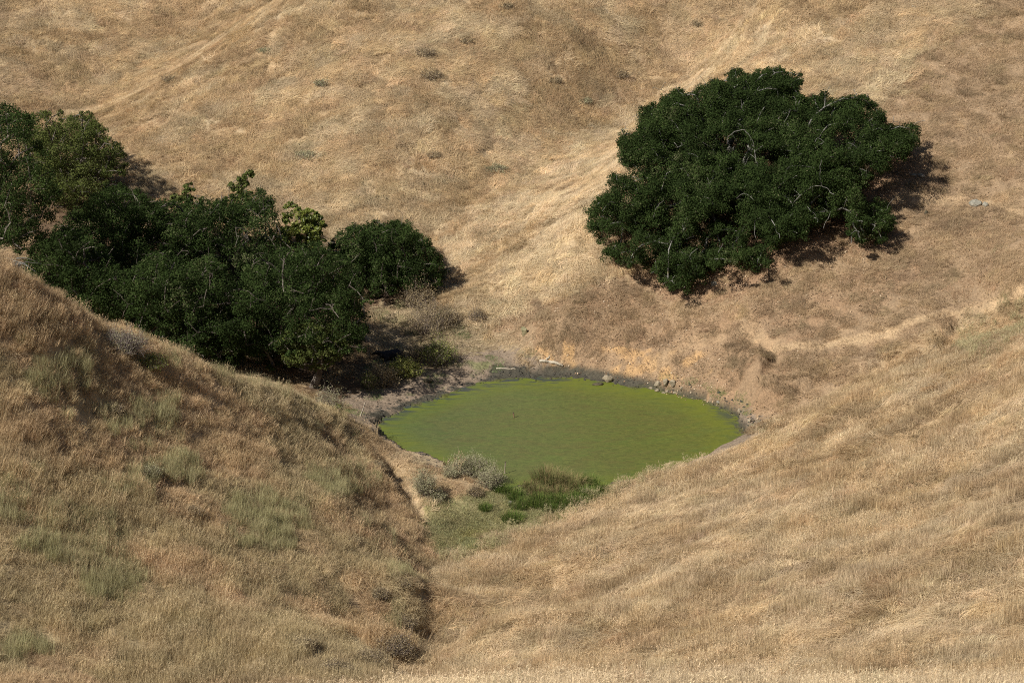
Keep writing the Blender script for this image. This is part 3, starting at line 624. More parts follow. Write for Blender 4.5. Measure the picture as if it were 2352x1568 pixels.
def skeleton(base, stems, cen, rng, r0=.028, jit=.13, bare=()):
    "trunk stems then greedy limbs out to every clump; returns tube paths with pipe-model radii"
    nodes = [np.array(base, float)]; par = [-1]; plen = [0.]; paths = []
    def add(path, parent):
        idx = [parent]
        for q in path:
            nodes.append(np.array(q, float)); par.append(idx[-1]); plen.append(plen[idx[-1]] + np.linalg.norm(nodes[-1] - nodes[idx[-1]])); idx.append(len(nodes) - 1)
        paths.append(idx); return idx[-1]
    def wig(a, b, step=.6):
        d = np.linalg.norm(b - a); k = max(2, int(d / step)); t = np.linspace(0, 1, k + 1)[1:, None]
        p = a + (b - a) * t; n = np.cumsum(rng.normal(0, jit * .55, (k, 3)), 0); n -= n[-1] * t; p += n * min(1, d / 2); p[:, 2:] += np.sin(t * pi) * d * .10; return p
    for s in stems:
        cur = 0
        for q in s: cur = add(wig(nodes[cur], np.array(q, float)), cur)
    order = np.argsort(np.linalg.norm(cen - nodes[0], axis=1)); load = {}
    for i in order:
        N = np.array(nodes); d = np.linalg.norm(N - cen[i], axis=1) + .33 * np.array(plen); d[0] += 2; j = int(np.argmin(d)); e = add(wig(nodes[j], cen[i]), j); load[e] = 1.
    for q in bare:
        N = np.array(nodes); d = np.linalg.norm(N - q, axis=1); d[0] += 5; j = int(np.argmin(d)); e = add(wig(nodes[j], np.array(q), .22), j); load[e] = .12
    w_ = np.zeros(len(nodes))
    for k, v in load.items(): w_[k] += v
    for k in range(len(nodes) - 1, 0, -1): w_[par[k]] += w_[k]
    rad = np.maximum(r0 * w_ ** .46, .015)
    out = []
    for idx in paths:
        p = np.array([nodes[k] for k in idx]); r = rad[idx].copy(); r[0] = min(r[0], r[1] * 1.25) if len(r) > 1 else r[0]; out.append((p, r))
    return out, nodes, rad

def poisson(cand, sep, rng, cap=400):
    "thin candidates to a minimum separation"
    out = []; 
    for c in cand:
        if not out or np.min(((np.array(out) - c) ** 2).sum(1)) > sep * sep: out.append(c)
        if len(out) >= cap: break
    return np.array(out)

def tree(name, label, base, cen, rad, mat, seed, per=46, size=.12, stems=None, bark=None, group=None, nbare=30, r0=.026, sub=(10, 15), trunk=.22, stray=.06, cat='tree'):
    rng = np.random.default_rng(seed); bz = float(ground(base[0], base[1])); b = np.array([base[0], base[1], bz - .15])
    rt = root(name, (b[0], b[1], bz), label, cat, group)
    if stems is None: stems = [[b + np.array([rng.normal(0, .3), rng.normal(0, .3), max(.8, (cen[:, 2].mean() - bz) * .45)])]]
    k = rng.integers(0, len(cen), nbare); bare = cen[k] + rng.normal(0, 1, (nbare, 3)) * rad[k][:, None] * .75 + np.array([0, 0, .2])
    ps, nodes, rr = skeleton(b, stems, cen, rng, r0, bare=bare)
    thick = [q for q in ps if q[1].max() > .075]; thin = [q for q in ps if q[1].max() <= .075]
    tr = ps[:len(stems)] if len(stems) else []
    V, F = tubes([(p, np.maximum(r, trunk * .5) * np.linspace(1.35, 1, len(r))) for p, r in ps[:sum(len(s) for s in stems)]], 9); mesh_np('trunk', V, F, bark or BARK, smooth=True, parent=rt, loc=rt.location)
    lim = ps[sum(len(s) for s in stems):]
    V, F = tubes(lim, 5); mesh_np('branches', V, F, bark or BARK, smooth=True, parent=rt, loc=rt.location)
    V, F, T_ = leaves(cen, rad, rng, per, size, sub=sub, stray=stray); T_ = np.clip(T_, 0, 1)
    mesh_np('crown', V, F, mat, {'v': T_}, parent=rt, loc=rt.location)
    return rt

def crown_fill(poly, cen, radii, seed, sep, rr, holes=(), n=6000, lo=.35, inset=.55, shell=None, cap=400, gmode=False, edge_r=None):
    "clump centres inside an ellipsoid, above the ground, within the tree's traced outline"
    rng = np.random.default_rng(seed); cen = np.array(cen, float); R = np.array(radii, float)
    q = rng.uniform(-1, 1, (n * 3, 3)); e = (q ** 2).sum(1); q = q[e < 1][:n]; e = np.sqrt((q ** 2).sum(1)); p = cen + q * R
    if gmode:                                   # dome that follows a slope: z counts from the ground
        u = np.hypot(q[:, 0], q[:, 1]); H = R[2] * np.sqrt(np.clip(1 - u ** 3.4, 0, 1)); h = lo + (H - lo) * rng.uniform(0, 1, len(q)) ** .62
        p[:, 2] = ground(p[:, 0], p[:, 1]) + h; sh = h / (H + .01)
    else: sh = e
    r = rng.uniform(*rr, len(p)); g = ground(p[:, 0], p[:, 1]); k = p[:, 2] > g + lo
    px, py = proj(p[:, 0], p[:, 1], p[:, 2]); sc = FP / np.hypot(p[:, 1], CAM[2] - p[:, 2])
    if poly is not None:
        d = polydist(px, py, poly); ins = inpoly(px, py, poly); r2 = np.minimum(r, np.maximum(d / sc / .95, rr[0] * .55)); k &= ins & (d > inset * rr[0] * .6 * sc + (fbm(p[:, 0] * 1.0, p[:, 2] * 1.0, 2.2, 2, seed % 8) - .55) * 26); r = r2
    for hx, hy, hr in holes: k &= np.hypot(px - hx, py - hy) > hr + r * sc * .7
    if shell: k &= (rng.random(len(p)) < np.where((q[:, 1] < -.2) & gmode, 1, shell + (1 - shell) * sh ** 2))
    p, r = p[k], r[k]; order = np.arange(len(p)); keepi = []
    for i in order:
        if not keepi or np.min(((p[keepi] - p[i]) ** 2).sum(1)) > (sep * (.55 + .45 * r[i] / rr[1])) ** 2: keepi.append(i)
        if len(keepi) >= cap: break
    return p[keepi], r[keepi]

def centre(px, py, Y): return at(px, py, Y)
# --- the big oak on the hill
OAKP = [(1345, 492), (1360, 462), (1388, 420), (1400, 395), (1428, 372), (1410, 360), (1404, 345), (1418, 330), (1420, 306), (1445, 296), (1463, 300), (1462, 268), (1466, 236), (1500, 214), (1512, 240), (1522, 208), (1556, 202), (1584, 214), (1600, 194), (1640, 180), (1668, 184), (1672, 160), (1704, 154), (1726, 168), (1745, 150), (1800, 156), (1838, 166), (1840, 190), (1836, 212), (1860, 226), (1888, 212), (1918, 222), (1960, 218), (1984, 212), (2024, 240), (2034, 260), (2036, 282), (2060, 284), (2086, 262), (2102, 276), (2112, 310), (2104, 340), (2085, 368), (2040, 400), (1990, 420), (1985, 450), (2030, 470), (2062, 500), (2055, 545), (1990, 580), (1950, 550), (1940, 510), (1900, 500), (1880, 540), (1850, 560), (1800, 560), (1780, 600), (1750, 622), (1700, 610), (1672, 600), (1650, 620), (1600, 640), (1590, 680), (1560, 696), (1530, 665), (1500, 630), (1440, 615), (1402, 610), (1380, 570), (1372, 560), (1352, 530)]
HOLES = [(1437, 545, 14), (1618, 520, 7), (1555, 345, 5), (1690, 330, 8), (1706, 365, 7), (1862, 478, 5), (1655, 560, 12), (1740, 540, 14), (1765, 365, 8), (1932, 315, 8), (1545, 500, 8), (1680, 500, 10), (1500, 590, 10), (1590, 560, 9)]
ob = raycast([1725], [470], ground)[0]
oc, orr = crown_fill(OAKP, (ob[0] - .3, ob[1] + 1.8, 0), (13.6, 13.4, 6.0), 21, 1.08, (.74, 1.38), HOLES, n=26000, lo=.5, shell=.3, cap=600, gmode=True)
# hanging skirts at the lower edge and the outlying limbs
ex = []
for px, py, h, r in ((1570, 660, .8, .75), (1552, 640, 1.0, .8), (1600, 630, 1.2, .85), (1710, 600, 1.0, .9), (1745, 590, 1.1, .85), (1690, 580, 1.5, .9), (1400, 585, .9, .75), (1380, 520, 1.4, .9), (1372, 490, 1.6, .9), (2000, 500, 1.0, 1.0), (2030, 520, .9, .8), (1985, 540, .8, .8), (1960, 500, 1.2, .9), (2020, 480, 1.3, .8), (1995, 470, 1.5, .7), (2092, 300, 1.6, .75), (2088, 325, 1.5, .7), (2070, 340, 1.4, .65), (2060, 310, 1.8, .8), (1440, 600, .7, .5), (1425, 560, .9, .5), (1640, 610, .9, .7), (1530, 640, .9, .7), (1800, 540, 1.1, .8), (1870, 430, 1.8, .7), (1800, 495, 1.8, .95), (1840, 515, 1.3, .9), (1875, 490, 1.5, .9), (1905, 470, 1.6, .9), (1830, 465, 2.2, .9), (1935, 440, 2.0, .95), (1965, 425, 1.9, .95), (1765, 525, 1.5, .9), (1940, 480, 1.3, .8), (1900, 430, 2.3, .9), (1770, 560, 1.0, .8), (1650, 590, 1.2, .9), (1560, 560, 1.6, .95), (1520, 590, 1.2, .85), (1600, 600, 1.3, .9), (1560, 400, 2.4, .8), (1570, 610, 1.2, .9), (1480, 600, .9, .7), (1620, 570, 1.6, .9)):
    q = raycast([px], [py + h * 34], ground)[0]; ex.append((q[0], q[1], q[2] + h, r))
ex = np.array(ex); oc = np.vstack([oc, ex[:, :3]]); orr = np.concatenate([orr, ex[:, 3]])
obz = float(ground(ob[0], ob[1]))
stm = []
for dx, dy, h in ((-.5, 1.2, 2.4), (2.6, .2, 1.8), (-3.0, -.4, 1.7), (.4, -2.4, 1.5), (4.6, -1.6, 1.4), (-1.4, 2.8, 2.6)):
    x1, y1 = ob[0] + dx * .5, ob[1] + dy * .5; x2, y2 = ob[0] + dx, ob[1] + dy
    stm.append([(x1, y1, ground(x1, y1) + h * .45), (x2, y2, ground(x2, y2) + h)])
_sk = stm
tree('oak_tree', 'large spreading dark green oak alone on the slope above the pond', ob, oc, orr, OAKLEAF, 31, per=112, size=.100, stems=stm, nbare=380, r0=.026, sub=(13, 19), trunk=.34)

# --- the wood in the valley at the left
WOOD = 'trees of the wood in the hollow at the left'
def wood(name, label, poly, c, R, Y, seed, mat, rr=(.7, 1.35), sep=1.1, per=66, size=.115, nbare=90, base=None, cap=170, bark=None, lo=.4, shell=.3, sub=(9, 14), r0=.028, holes=(), n=7000, stray=.06, trunk=.22):
    cc = centre(c[0], c[1], Y); p, r = crown_fill(poly, cc, R, seed, sep, rr, holes, n=n, lo=lo, shell=shell, cap=cap)
    b = base or (cc[0], cc[1] + .5)
    return tree(name, label, b, p, r, mat, seed + 100, per=per, size=size, bark=bark or DARKBARK, group=WOOD, nbare=nbare, sub=sub, r0=r0, stray=stray, trunk=trunk)
wood('oak_tree', 'dark shaded oak cut by the left edge of the photo', [(-260, 640), (-260, 240), (-120, 215), (0, 226), (30, 232), (48, 246), (76, 262), (84, 300), (110, 340), (128, 390), (140, 440), (135, 500), (110, 560), (60, 590), (0, 600)], (-40, 430), (8.6, 6.5, 7.0), 163, 41, OAKLEAF, cap=190, n=9000)
wood('oak_tree', 'olive green rounded oak highest in the wood, against the grass at the left', [(50, 300), (58, 262), (90, 250), (130, 252), (160, 262), (176, 256), (214, 262), (238, 285), (247, 300), (250, 318), (276, 326), (290, 360), (299, 388), (290, 402), (262, 398), (250, 420), (262, 440), (200, 500), (120, 520), (70, 420)], (170, 370), (7.4, 6.0, 5.9), 189, 42, OLIVE, cap=150, nbare=120)
wood('oak_tree', 'dark oak with a smooth dome in the middle left of the wood', [(80, 600), (110, 540), (160, 480), (215, 440), (260, 420), (300, 425), (330, 440), (372, 452), (395, 475), (420, 520), (430, 620), (400, 720), (300, 700), (180, 680)], (260, 560), (7.8, 6.0, 6.4), 171, 43, OAKLEAF, cap=170, nbare=50)
wood('oak_tree', 'leafy oak at the lower left of the wood just behind the near left crest', [(42, 640), (50, 590), (80, 545), (130, 520), (200, 530), (270, 600), (330, 650), (360, 760), (300, 780), (150, 710)], (180, 660), (7.4, 5.5, 5.8), 160, 44, OAKLEAF, cap=140, nbare=50)
wood('oak_tree', 'broad dark oak at the top of the wood under the young saplings', [(350, 480), (372, 462), (420, 456), (450, 462), (476, 452), (520, 450), (560, 430), (605, 432), (630, 462), (640, 500), (668, 560), (720, 600), (760, 640), (700, 700), (560, 720), (440, 680), (380, 600)], (540, 570), (9.0, 7.0, 6.4), 171, 45, OAKLEAF, cap=180, nbare=140, holes=[(478, 635, 8)])
wood('oak_tree', 'dull green oak leaning over the crest in the lower left of the wood', [(270, 700), (290, 620), (340, 570), (420, 590), (500, 580), (540, 650), (560, 760), (560, 870), (430, 850), (330, 800)], (420, 720), (6.6, 5.5, 6.0), 158, 46, OAKLEAF, cap=150, nbare=60)
wood('oak_tree', 'dense bulging oak at the front of the wood beside the shaded pond bank', [(480, 760), (500, 680), (560, 610), (640, 570), (720, 550), (790, 580), (830, 640), (848, 700), (852, 770), (835, 800), (780, 830), (700, 800), (640, 850), (560, 850), (500, 830)], (690, 695), (8.2, 5.6, 6.4), 158.5, 47, OAKLEAF, cap=180, nbare=90)
wood('oak_tree', 'round topped dark oak standing apart at the right end of the wood', [(748, 600), (752, 556), (780, 526), (806, 514), (850, 508), (880, 502), (938, 505), (960, 524), (985, 545), (1000, 570), (1020, 592), (1026, 620), (1012, 655), (985, 680), (930, 672), (880, 690), (845, 700), (800, 660)], (885, 605), (6.9, 5.2, 4.9), 174, 48, OAKLEAF, cap=150, nbare=40, per=72)
wood('oak_tree', 'small lighter green round oak at the foot of the wood', [(628, 790), (640, 760), (690, 738), (730, 732), (780, 752), (800, 790), (790, 820), (760, 845), (710, 856), (650, 840)], (714, 797), (2.9, 2.4, 2.2), 155.5, 49, OLIVE, rr=(.45, .85), sep=.7, cap=80, nbare=30, lo=.25)
def sapling(label, poly, c, R, Y, seed, mat, **k): wood('maple_sapling', label, poly, c, R, Y, seed, mat, rr=(.25, .55), sep=k.pop('sep', .5), per=64, size=.2, nbare=10, lo=.8, shell=0.9, sub=(6, 10), r0=.016, stray=.2, trunk=.08, **k)
sapling('thin young broad leaved sapling poking above the wood, the left one of two', [(385, 460), (392, 440), (415, 440), (428, 412), (442, 418), (452, 445), (462, 452), (450, 470), (430, 500), (400, 500)], (422, 460), (1.7, 1.3, 2.1), 178, 51, OLIVE, cap=20)
sapling('tall open sapling with dark broad leaves rising highest above the wood', [(508, 450), (520, 425), (545, 410), (560, 388), (585, 390), (586, 410), (612, 412), (600, 430), (580, 440), (600, 460), (560, 500), (530, 470)], (556, 440), (2.1, 1.5, 2.8), 178, 52, OLIVE, cap=26, holes=[(585, 425, 3)])
sapling('bright yellow green sapling behind the wood near the round topped oak', [(640, 560), (648, 510), (655, 458), (672, 462), (690, 480), (708, 472), (722, 482), (745, 500), (756, 528), (748, 560), (700, 580)], (700, 520), (2.8, 1.8, 2.8), 172, 53, LIMELEAF, cap=90, sep=.42)

# ---------------------------------------------------------------- bushes, rushes, thistles
def flatmat(name, stops, trans=.25, gloss=0.):
    m = NT(name); m.leafy(m.ramp(m.attr('v'), stops), trans, gloss); return m.m
TWIG = flatmat('dry_twig', [(0, (.13, .10, .085)), (.6, (.25, .20, .165)), (1, (.40, .34, .27))], .05)
PTWIG = flatmat('purple_twig', [(0, (.14, .115, .105)), (.6, (.25, .205, .185)), (1, (.38, .32, .28))], .05)
DRYLEAF = flatmat('withered_leaf', [(0, (.17, .13, .08)), (.5, (.33, .26, .15)), (1, (.50, .41, .26))])
SAGE = flatmat('grey_sage_leaf', [(0, (.20, .19, .11)), (.5, (.37, .36, .21)), (1, (.52, .48, .32))])
SHRUBG = flatmat('shrub_green_leaf', [(0, (.07, .09, .03)), (.5, (.15, .18, .05)), (1, (.32, .33, .10))])
YELG = flatmat('yellow_green_leaf', [(0, (.11, .13, .03)), (.5, (.23, .25, .06)), (1, (.40, .37, .14))])
RUSHG = flatmat('green_rush', [(0, (.05, .09, .022)), (.5, (.11, .165, .038)), (.8, (.19, .225, .06)), (1, (.34, .28, .13))], .25)
RUSHB = flatmat('browned_rush', [(0, (.07, .11, .03)), (.4, (.17, .175, .065)), (.8, (.32, .235, .12)), (1, (.46, .34, .20))], .25)
STALK = flatmat('pale_stalk', [(0, (.26, .20, .12)), (.5, (.42, .34, .20)), (1, (.58, .50, .34))], .1)

def hit(px, py): return raycast([px], [py], ground)[0]
def blades(n, spread, h, lean, wid, rng, seg=3, up=1.0):
    a = rng.uniform(0, 2 * pi, n); r = np.sqrt(rng.uniform(0, 1, n)) * spread
    R = np.stack([r * np.cos(a), r * np.sin(a), np.full(n, -.04)], -1); d = a + rng.normal(0, .5, n)
    hh = h * rng.uniform(.55, 1.05, n) * (1 - .25 * (r / spread) ** 2)
    return ribbons(R, d, h * lean * rng.uniform(.2, 1.2, n) * (.35 + r / spread), hh, np.full(n, wid) * rng.uniform(.7, 1.3, n), seg, rng, .15, .3)
def rush(px, py, wd, h, mat, seed, label, group='rush clumps at the near end of the pond', n=420, base=None):
    rng = np.random.default_rng(seed); p = hit(px, py) if base is None else base; p = np.array([p[0], p[1], ground(p[0], p[1])])
    V, F, m = blades(n, wd * .42, h, .55, .022, rng, 4); V = V + p
    tn = np.repeat(np.clip(rng.beta(2, 2.5, n), 0, 1), m); tn = np.clip(tn + (V[:, 2] - p[2]) / h * .22 - .05, 0, 1)
    o = mesh_np('rush_clump', V, F, mat, {'v': tn}, loc=p); tag(o, label, 'rushes', group); return o
def shrub(name, px, py, wd, h, seed, label, twig, leaf, dens=1.0, cat='bush', group=None, size=.06, ntw=60, depth=None, Y=None):
    rng = np.random.default_rng(seed); p = hit(px, py) if Y is None else at(px, py, Y); p = np.array([p[0], p[1], float(ground(p[0], p[1]))]); rt = root(name, p, label, cat, group)
    paths, tips = [], []; dp = (depth or wd * .8) * .5
    for i in range(ntw):
        a = rng.uniform(0, 2 * pi); e = np.sqrt(rng.uniform(0, 1)); tip = np.array([cos(a) * e * wd * .5, sin(a) * e * dp, h * np.sqrt(max(.08, 1 - e ** 2 * .85)) * rng.uniform(.6, 1.05)])
        st = np.array([tip[0] * .35, tip[1] * .35, -.05]); k = 5; t = np.linspace(0, 1, k)[:, None]; q = st + (tip - st) * t; q[:, 2] = st[2] + (tip[2] - st[2]) * t[:, 0] ** .8; q[1:] += rng.normal(0, .035 * wd ** .5, (k - 1, 3)); paths.append((p + q, np.linspace(.014, .005, k)))
        for s in range(3):
            b = q[rng.integers(2, k)]; e2 = b + rng.normal(0, .16 * h, 3) + np.array([0, 0, .12 * h]); mid = (b + e2) / 2 + rng.normal(0, .03, 3); paths.append((p + np.array([b, mid, e2]), np.array([.008, .006, .004]))); tips.append(e2)
        tips.append(q[-1])
    V, F = tubes(paths, 3); mesh_np('stems', V, F, twig, {'v': rng.random(len(V) // 1)}, parent=rt, loc=p)
    tips = np.array(tips); n = int(len(tips) * 9 * dens)
    if n > 8:
        c = p + tips[rng.integers(0, len(tips), n)] + rng.normal(0, .10 * h ** .5, (n, 3)); c[:, 2] = np.maximum(c[:, 2], ground(c[:, 0], c[:, 1]) + .02)
        N_ = rng.normal(0, 1, (n, 3)) + np.array([0, 0, .5]); N_ /= np.linalg.norm(N_, axis=1, keepdims=True); a = np.cross(N_, rng.normal(0, 1, (n, 3))); a /= np.linalg.norm(a, axis=1, keepdims=True); b = np.cross(N_, a); s = (size * rng.uniform(.6, 1.4, n) * .5)[:, None]
        V = np.stack([c - a * s, c + b * s * .6, c + a * s, c - b * s * .6], 1).reshape(-1, 3); mesh_np('foliage', V, np.arange(4 * n).reshape(-1, 4), leaf, {'v': np.repeat(rng.random(n), 4)}, parent=rt, loc=p)
    return rt
def thistle(px, py, h, seed, label, group, mat=STALK, Y=None, nst=4, p=None):
    rng = np.random.default_rng(seed)
    if p is None: p = hit(px, py) if Y is None else at(px, py, Y)
    p = np.array([p[0], p[1], float(ground(p[0], p[1]))]); rt = root('dry_thistle', p, label, 'thistle', group); paths, heads = [], []
    for i in range(nst):
        b = rng.normal(0, .10, 2); ln = rng.normal(0, .14 * h, 2); hh = h * rng.uniform(.6, 1); k = 5; t = np.linspace(0, 1, k)[:, None]
        q = np.hstack([b + ln * t ** 1.4, -.05 + hh * t]); q[1:] += rng.normal(0, .02, (k - 1, 3)); paths.append((p + q, np.linspace(.017, .008, k))); heads.append(q[-1])
        for s in range(5):
            j = rng.integers(1, k - 1); o_ = q[j] + (q[j + 1] - q[j]) * rng.random(); a = rng.uniform(0, 2 * pi); L = h * rng.uniform(.12, .3); e = o_ + np.array([cos(a) * L * .6, sin(a) * L * .6, L]); paths.append((p + np.array([o_, (o_ + e) / 2 + rng.normal(0, .015, 3), e]), np.array([.010, .008, .006]))); heads.append(e)
            l2 = o_ + np.array([cos(a + 2) * .16, sin(a + 2) * .16, -.04]); paths.append((p + np.array([o_, l2]), np.array([.013, .004])))
    for k_, hd_ in enumerate(heads):
        if k_ % 6: paths.append((p + np.array([hd_ - [0, 0, .025], hd_, hd_ + [0, 0, .03]]), np.array([.012, .03, .008])))
    V, F = tubes(paths, 4); mesh_np('stalks', V, F, mat, {'v': rng.random(len(V))}, parent=rt, loc=p)
    oc_ = np.array([(1, 0, 0), (0, 1, 0), (-1, 0, 0), (0, -1, 0), (.5, .5, .9), (-.5, .5, .9), (-.5, -.5, .9), (.5, -.5, .9)]); of = np.array([(0, 1, 5, 4), (1, 2, 6, 5), (2, 3, 7, 6), (3, 0, 4, 7), (4, 5, 6, 7), (3, 2, 1, 0)])
    for hd_ in heads[::6][:nst]: mesh_np('seed_head', p + hd_ + oc_ * rng.uniform(.03, .045), of, DRYLEAF, {'v': rng.random(8) * .6}, parent=rt, loc=p)
    return rt

GB = 'rush clumps at the near end of the pond'
for i, (px, py, wd, h, mt, lb) in enumerate([
    (1262, 1112, 2.3, 1.15, RUSHB, 'tallest browned rush clump standing against the algae in the middle of the rush bed'),
    (1312, 1122, 1.9, 1.0, RUSHB, 'reddish brown rush clump right of the tallest one'),
    (1356, 1118, 1.2, .85, RUSHG, 'spiky dark green rush clump set apart at the right end of the rush bed'),
    (1218, 1124, 1.2, .6, RUSHB, 'low browned rush clump left of the tallest one'),
    (1178, 1140, 1.3, .65, RUSHG, 'green rush clump at the left end of the bed, below the berm bush'),
    (1195, 1162, 1.5, .6, RUSHG, 'wide bright green rush clump nearest the grazed flat'),
    (1238, 1158, 1.4, .75, RUSHG, 'arching green rush clump at the front of the bed, left of centre'),
    (1280, 1162, 1.5, .8, RUSHG, 'rounded green rush clump in the front middle of the bed'),
    (1322, 1158, 1.6, .75, RUSHG, 'green rush clump at the front right, touching the straw slope'),
    (1285, 1140, 1.8, .7, RUSHB, 'brown topped rush clump behind the rounded green one'),
    (1345, 1140, 1.5, .7, RUSHG, 'dark green rush clump half hidden behind the straw slope'),
    (1240, 1140, 1.5, .7, RUSHB, 'mixed green and brown rush clump in the left middle of the bed'),
    (1150, 1128, 1.0, .55, RUSHG, 'small dark rush clump in the shade under the berm bush'),
    (1385, 1128, 1.1, .55, RUSHG, 'low rush clump at the water edge by the straw slope'),
    (1262, 1172, 1.0, .5, RUSHG, 'short green rush tuft in front of the bed'),
    (1114, 1170, .85, .45, RUSHG, 'small lone bright green rush tuft on the grazed flat'),
    (1177, 1194, 1.4, .6, RUSHG, 'lone dark green rush clump between the flat and the straw slope')]):
    rush(px, py, wd, h, mt, 200 + i, lb, GB if i < 15 else None, n=int(330 * wd + 120))

SB = 'bushes on the bench above the pond'
shrub('dry_bush', 985, 765, 3.2, 2.1, 301, 'tall tangle of brown dead weeds between the round oak and the pond bank', TWIG, DRYLEAF, 1.1, group=SB, ntw=120, size=.07)
shrub('dry_bush', 960, 705, 2.6, 1.7, 302, 'reddish brown dead weeds at the foot of the round topped oak', TWIG, DRYLEAF, 1.2, group=SB, ntw=110, size=.07)
shrub('bush', 1005, 838, 2.4, 1.7, 303, 'olive coloured thicket with pale stalks beside the shaded bank', TWIG, SHRUBG, .9, group=SB, ntw=110, size=.08)
shrub('bush', 955, 832, 1.8, 1.2, 304, 'thin brownish bush at the end of the wood shadow', TWIG, DRYLEAF, .9, group=SB, ntw=70)
shrub('bush', 925, 868, 2.4, 1.2, 305, 'bright yellow green bush above the mud flat', TWIG, YELG, 1.3, group=SB, ntw=90, size=.09)
shrub('bush', 880, 885, 2.2, 1.1, 306, 'grey and brown bush left of the yellow green one', TWIG, DRYLEAF, 1.5, group=SB, ntw=90, size=.07)
shrub('bush', 848, 893, 1.0, 1.0, 307, 'dark straggly bush at the edge of the tree shadow', TWIG, SHRUBG, 1.0, group=SB, ntw=40)
shrub('bush', 1030, 745, 1.6, 1.2, 308, 'dark small bush at the foot of the bright grassy spur', TWIG, DRYLEAF, .9, group=SB, ntw=60)
shrub('dry_bush', 1095, 738, 1.3, .9, 309, 'low purplish brown bush on the foot of the spur', PTWIG, DRYLEAF, .5, ntw=70)
shrub('bush', 756, 938, 1.9, 1.5, 310, 'grey leafless looking bush at the lower end of the near left crest', TWIG, SAGE, .5, ntw=120, Y=146.5)
shrub('bush', 768, 950, .8, .6, 311, 'small fresh green bush under the grey one at the crest end', TWIG, SHRUBG, 3, ntw=30, Y=146)
shrub('sage_bush', 1080, 1092, 3.0, 1.1, 312, 'large pale sage bush on top of the berm against the pond', TWIG, SAGE, 2.0, ntw=130, size=.05)
shrub('sage_bush', 1128, 1122, 1.6, 1.1, 313, 'dark based sage bush at the right end of the berm by the rushes', TWIG, SAGE, 1.6, ntw=90, size=.05)
shrub('sage_bush', 978, 1140, 1.2, 1.5, 314, 'tall grey green bush beside the trodden path', TWIG, SAGE, 2.0, ntw=80, size=.05)
shrub('sage_bush', 1005, 1150, 1.0, .5, 315, 'low grey bush just right of the tall one by the path', TWIG, SAGE, 1.5, ntw=40, size=.05)
shrub('sage_bush', 1092, 1138, 1.0, .55, 316, 'low brown twiggy bush on the front face of the berm', TWIG, DRYLEAF, 1.2, ntw=50, size=.05)
shrub('sage_bush', 1035, 1095, .9, .5, 317, 'small straw coloured bush left of the large sage bush', TWIG, SAGE, 1.2, ntw=40, size=.05)
shrub('purple_bush', 282, 812, 2.9, 1.25, 318, 'large purple grey twiggy bush on the near left slope', PTWIG, SAGE, .25, ntw=340, size=.05)
shrub('bush', 335, 842, 2.2, .6, 319, 'low dark green growth trailing downhill from the purple bush', TWIG, SHRUBG, 1.0, ntw=70)
for i, (px, py, wd, h, lb) in enumerate([(390, 188, 1.6, .7, 'dark round dry bush on the far left hillside above the oaks'), (978, 130, 1.9, 1.1, 'upper grey dry bush in the middle of the far hillside'), (990, 182, 2.0, 1.2, 'lower dark dry bush in the middle of the far hillside'), (1430, 180, 1.4, .9, 'small dark dry bush on the far hillside left of the big oak top'),
    (1275, 190, 1.2, .6, 'small dry bush between the middle bushes and the big oak'), (716, 362, 2.4, .7, 'wide low grey bush above the saplings of the wood'), (998, 362, 1.3, .7, 'small grey bush above the head of the draw'), (1140, 392, 2.0, .6, 'low greenish bush beside the draw'), (1600, 60, 1.1, .6, 'small bush near the top edge above the big oak'), (737, 198, 1.3, .8, 'dark green bush at the end of the curved hillside trail'), (612, 120, 1.6, .5, 'grey bush inside the bend of the curved hillside trail'),
    (1345, 235, 1.2, .4, 'faint greenish bush on the hillside left of the oak'), (1165, 20, 1.2, .6, 'small brown bush at the top edge of the photo'), (1070, 100, 1.3, .6, 'faint grey bush right of the upper middle bush')]):
    shrub('hillside_bush', px, py, wd, h * .62, 330 + i, lb, TWIG, SAGE if i in (5, 7, 9, 10, 11) else DRYLEAF, .6, group='small bushes on the far hillside', ntw=int(34 * wd), size=.07)
for i, (px, py, wd, h, lb) in enumerate([(905, 1500, 2.0, .9, 'largest dark dead bush overhanging the gully at the lower edge'), (850, 1530, 1.6, .7, 'dead bush left of the largest one above the gully'), (770, 1548, 1.5, .6, 'brown dead bush near the bottom edge, furthest left of the gully bushes'), (935, 1440, 1.2, .6, 'dead bush higher up the gully edge'),
    (870, 1375, 1.1, .5, 'low brown bush on the left bank midway down the gully'), (905, 1300, 1.1, .45, 'flat dark bush on the left bank below the trodden path'), (815, 1255, 1.3, .45, 'ragged dark bush on the near left slope, left of the grazed flat'), (925, 1350, .9, .4, 'small dark bush at the very edge of the gully'),
    (700, 1490, 1.2, .5, 'dark tuft of dead weeds low on the near left slope'), (440, 1185, 1.1, .5, 'dark tussock in the middle of the near left slope'), (345, 1095, 1.2, .55, 'dark tussock with grey stems left of the middle of the slope'), (262, 950, 1.1, .5, 'dark tussock on the slope below the purple bush'), (700, 975, .9, .4, 'small dark tussock near the crest above the path'), (865, 1075, 1.0, .4, 'scrubby tussock on the lip of the cut bank')]):
    shrub('dead_bush', px, py, wd, h, 360 + i, lb, TWIG, DRYLEAF if i != 10 else SAGE, .7, group='dead bushes and tussocks of the near left slope', ntw=int(75 * wd), size=.05)
TG = 'dry thistles on the bench above the pond'
rt_ = np.random.default_rng(77)
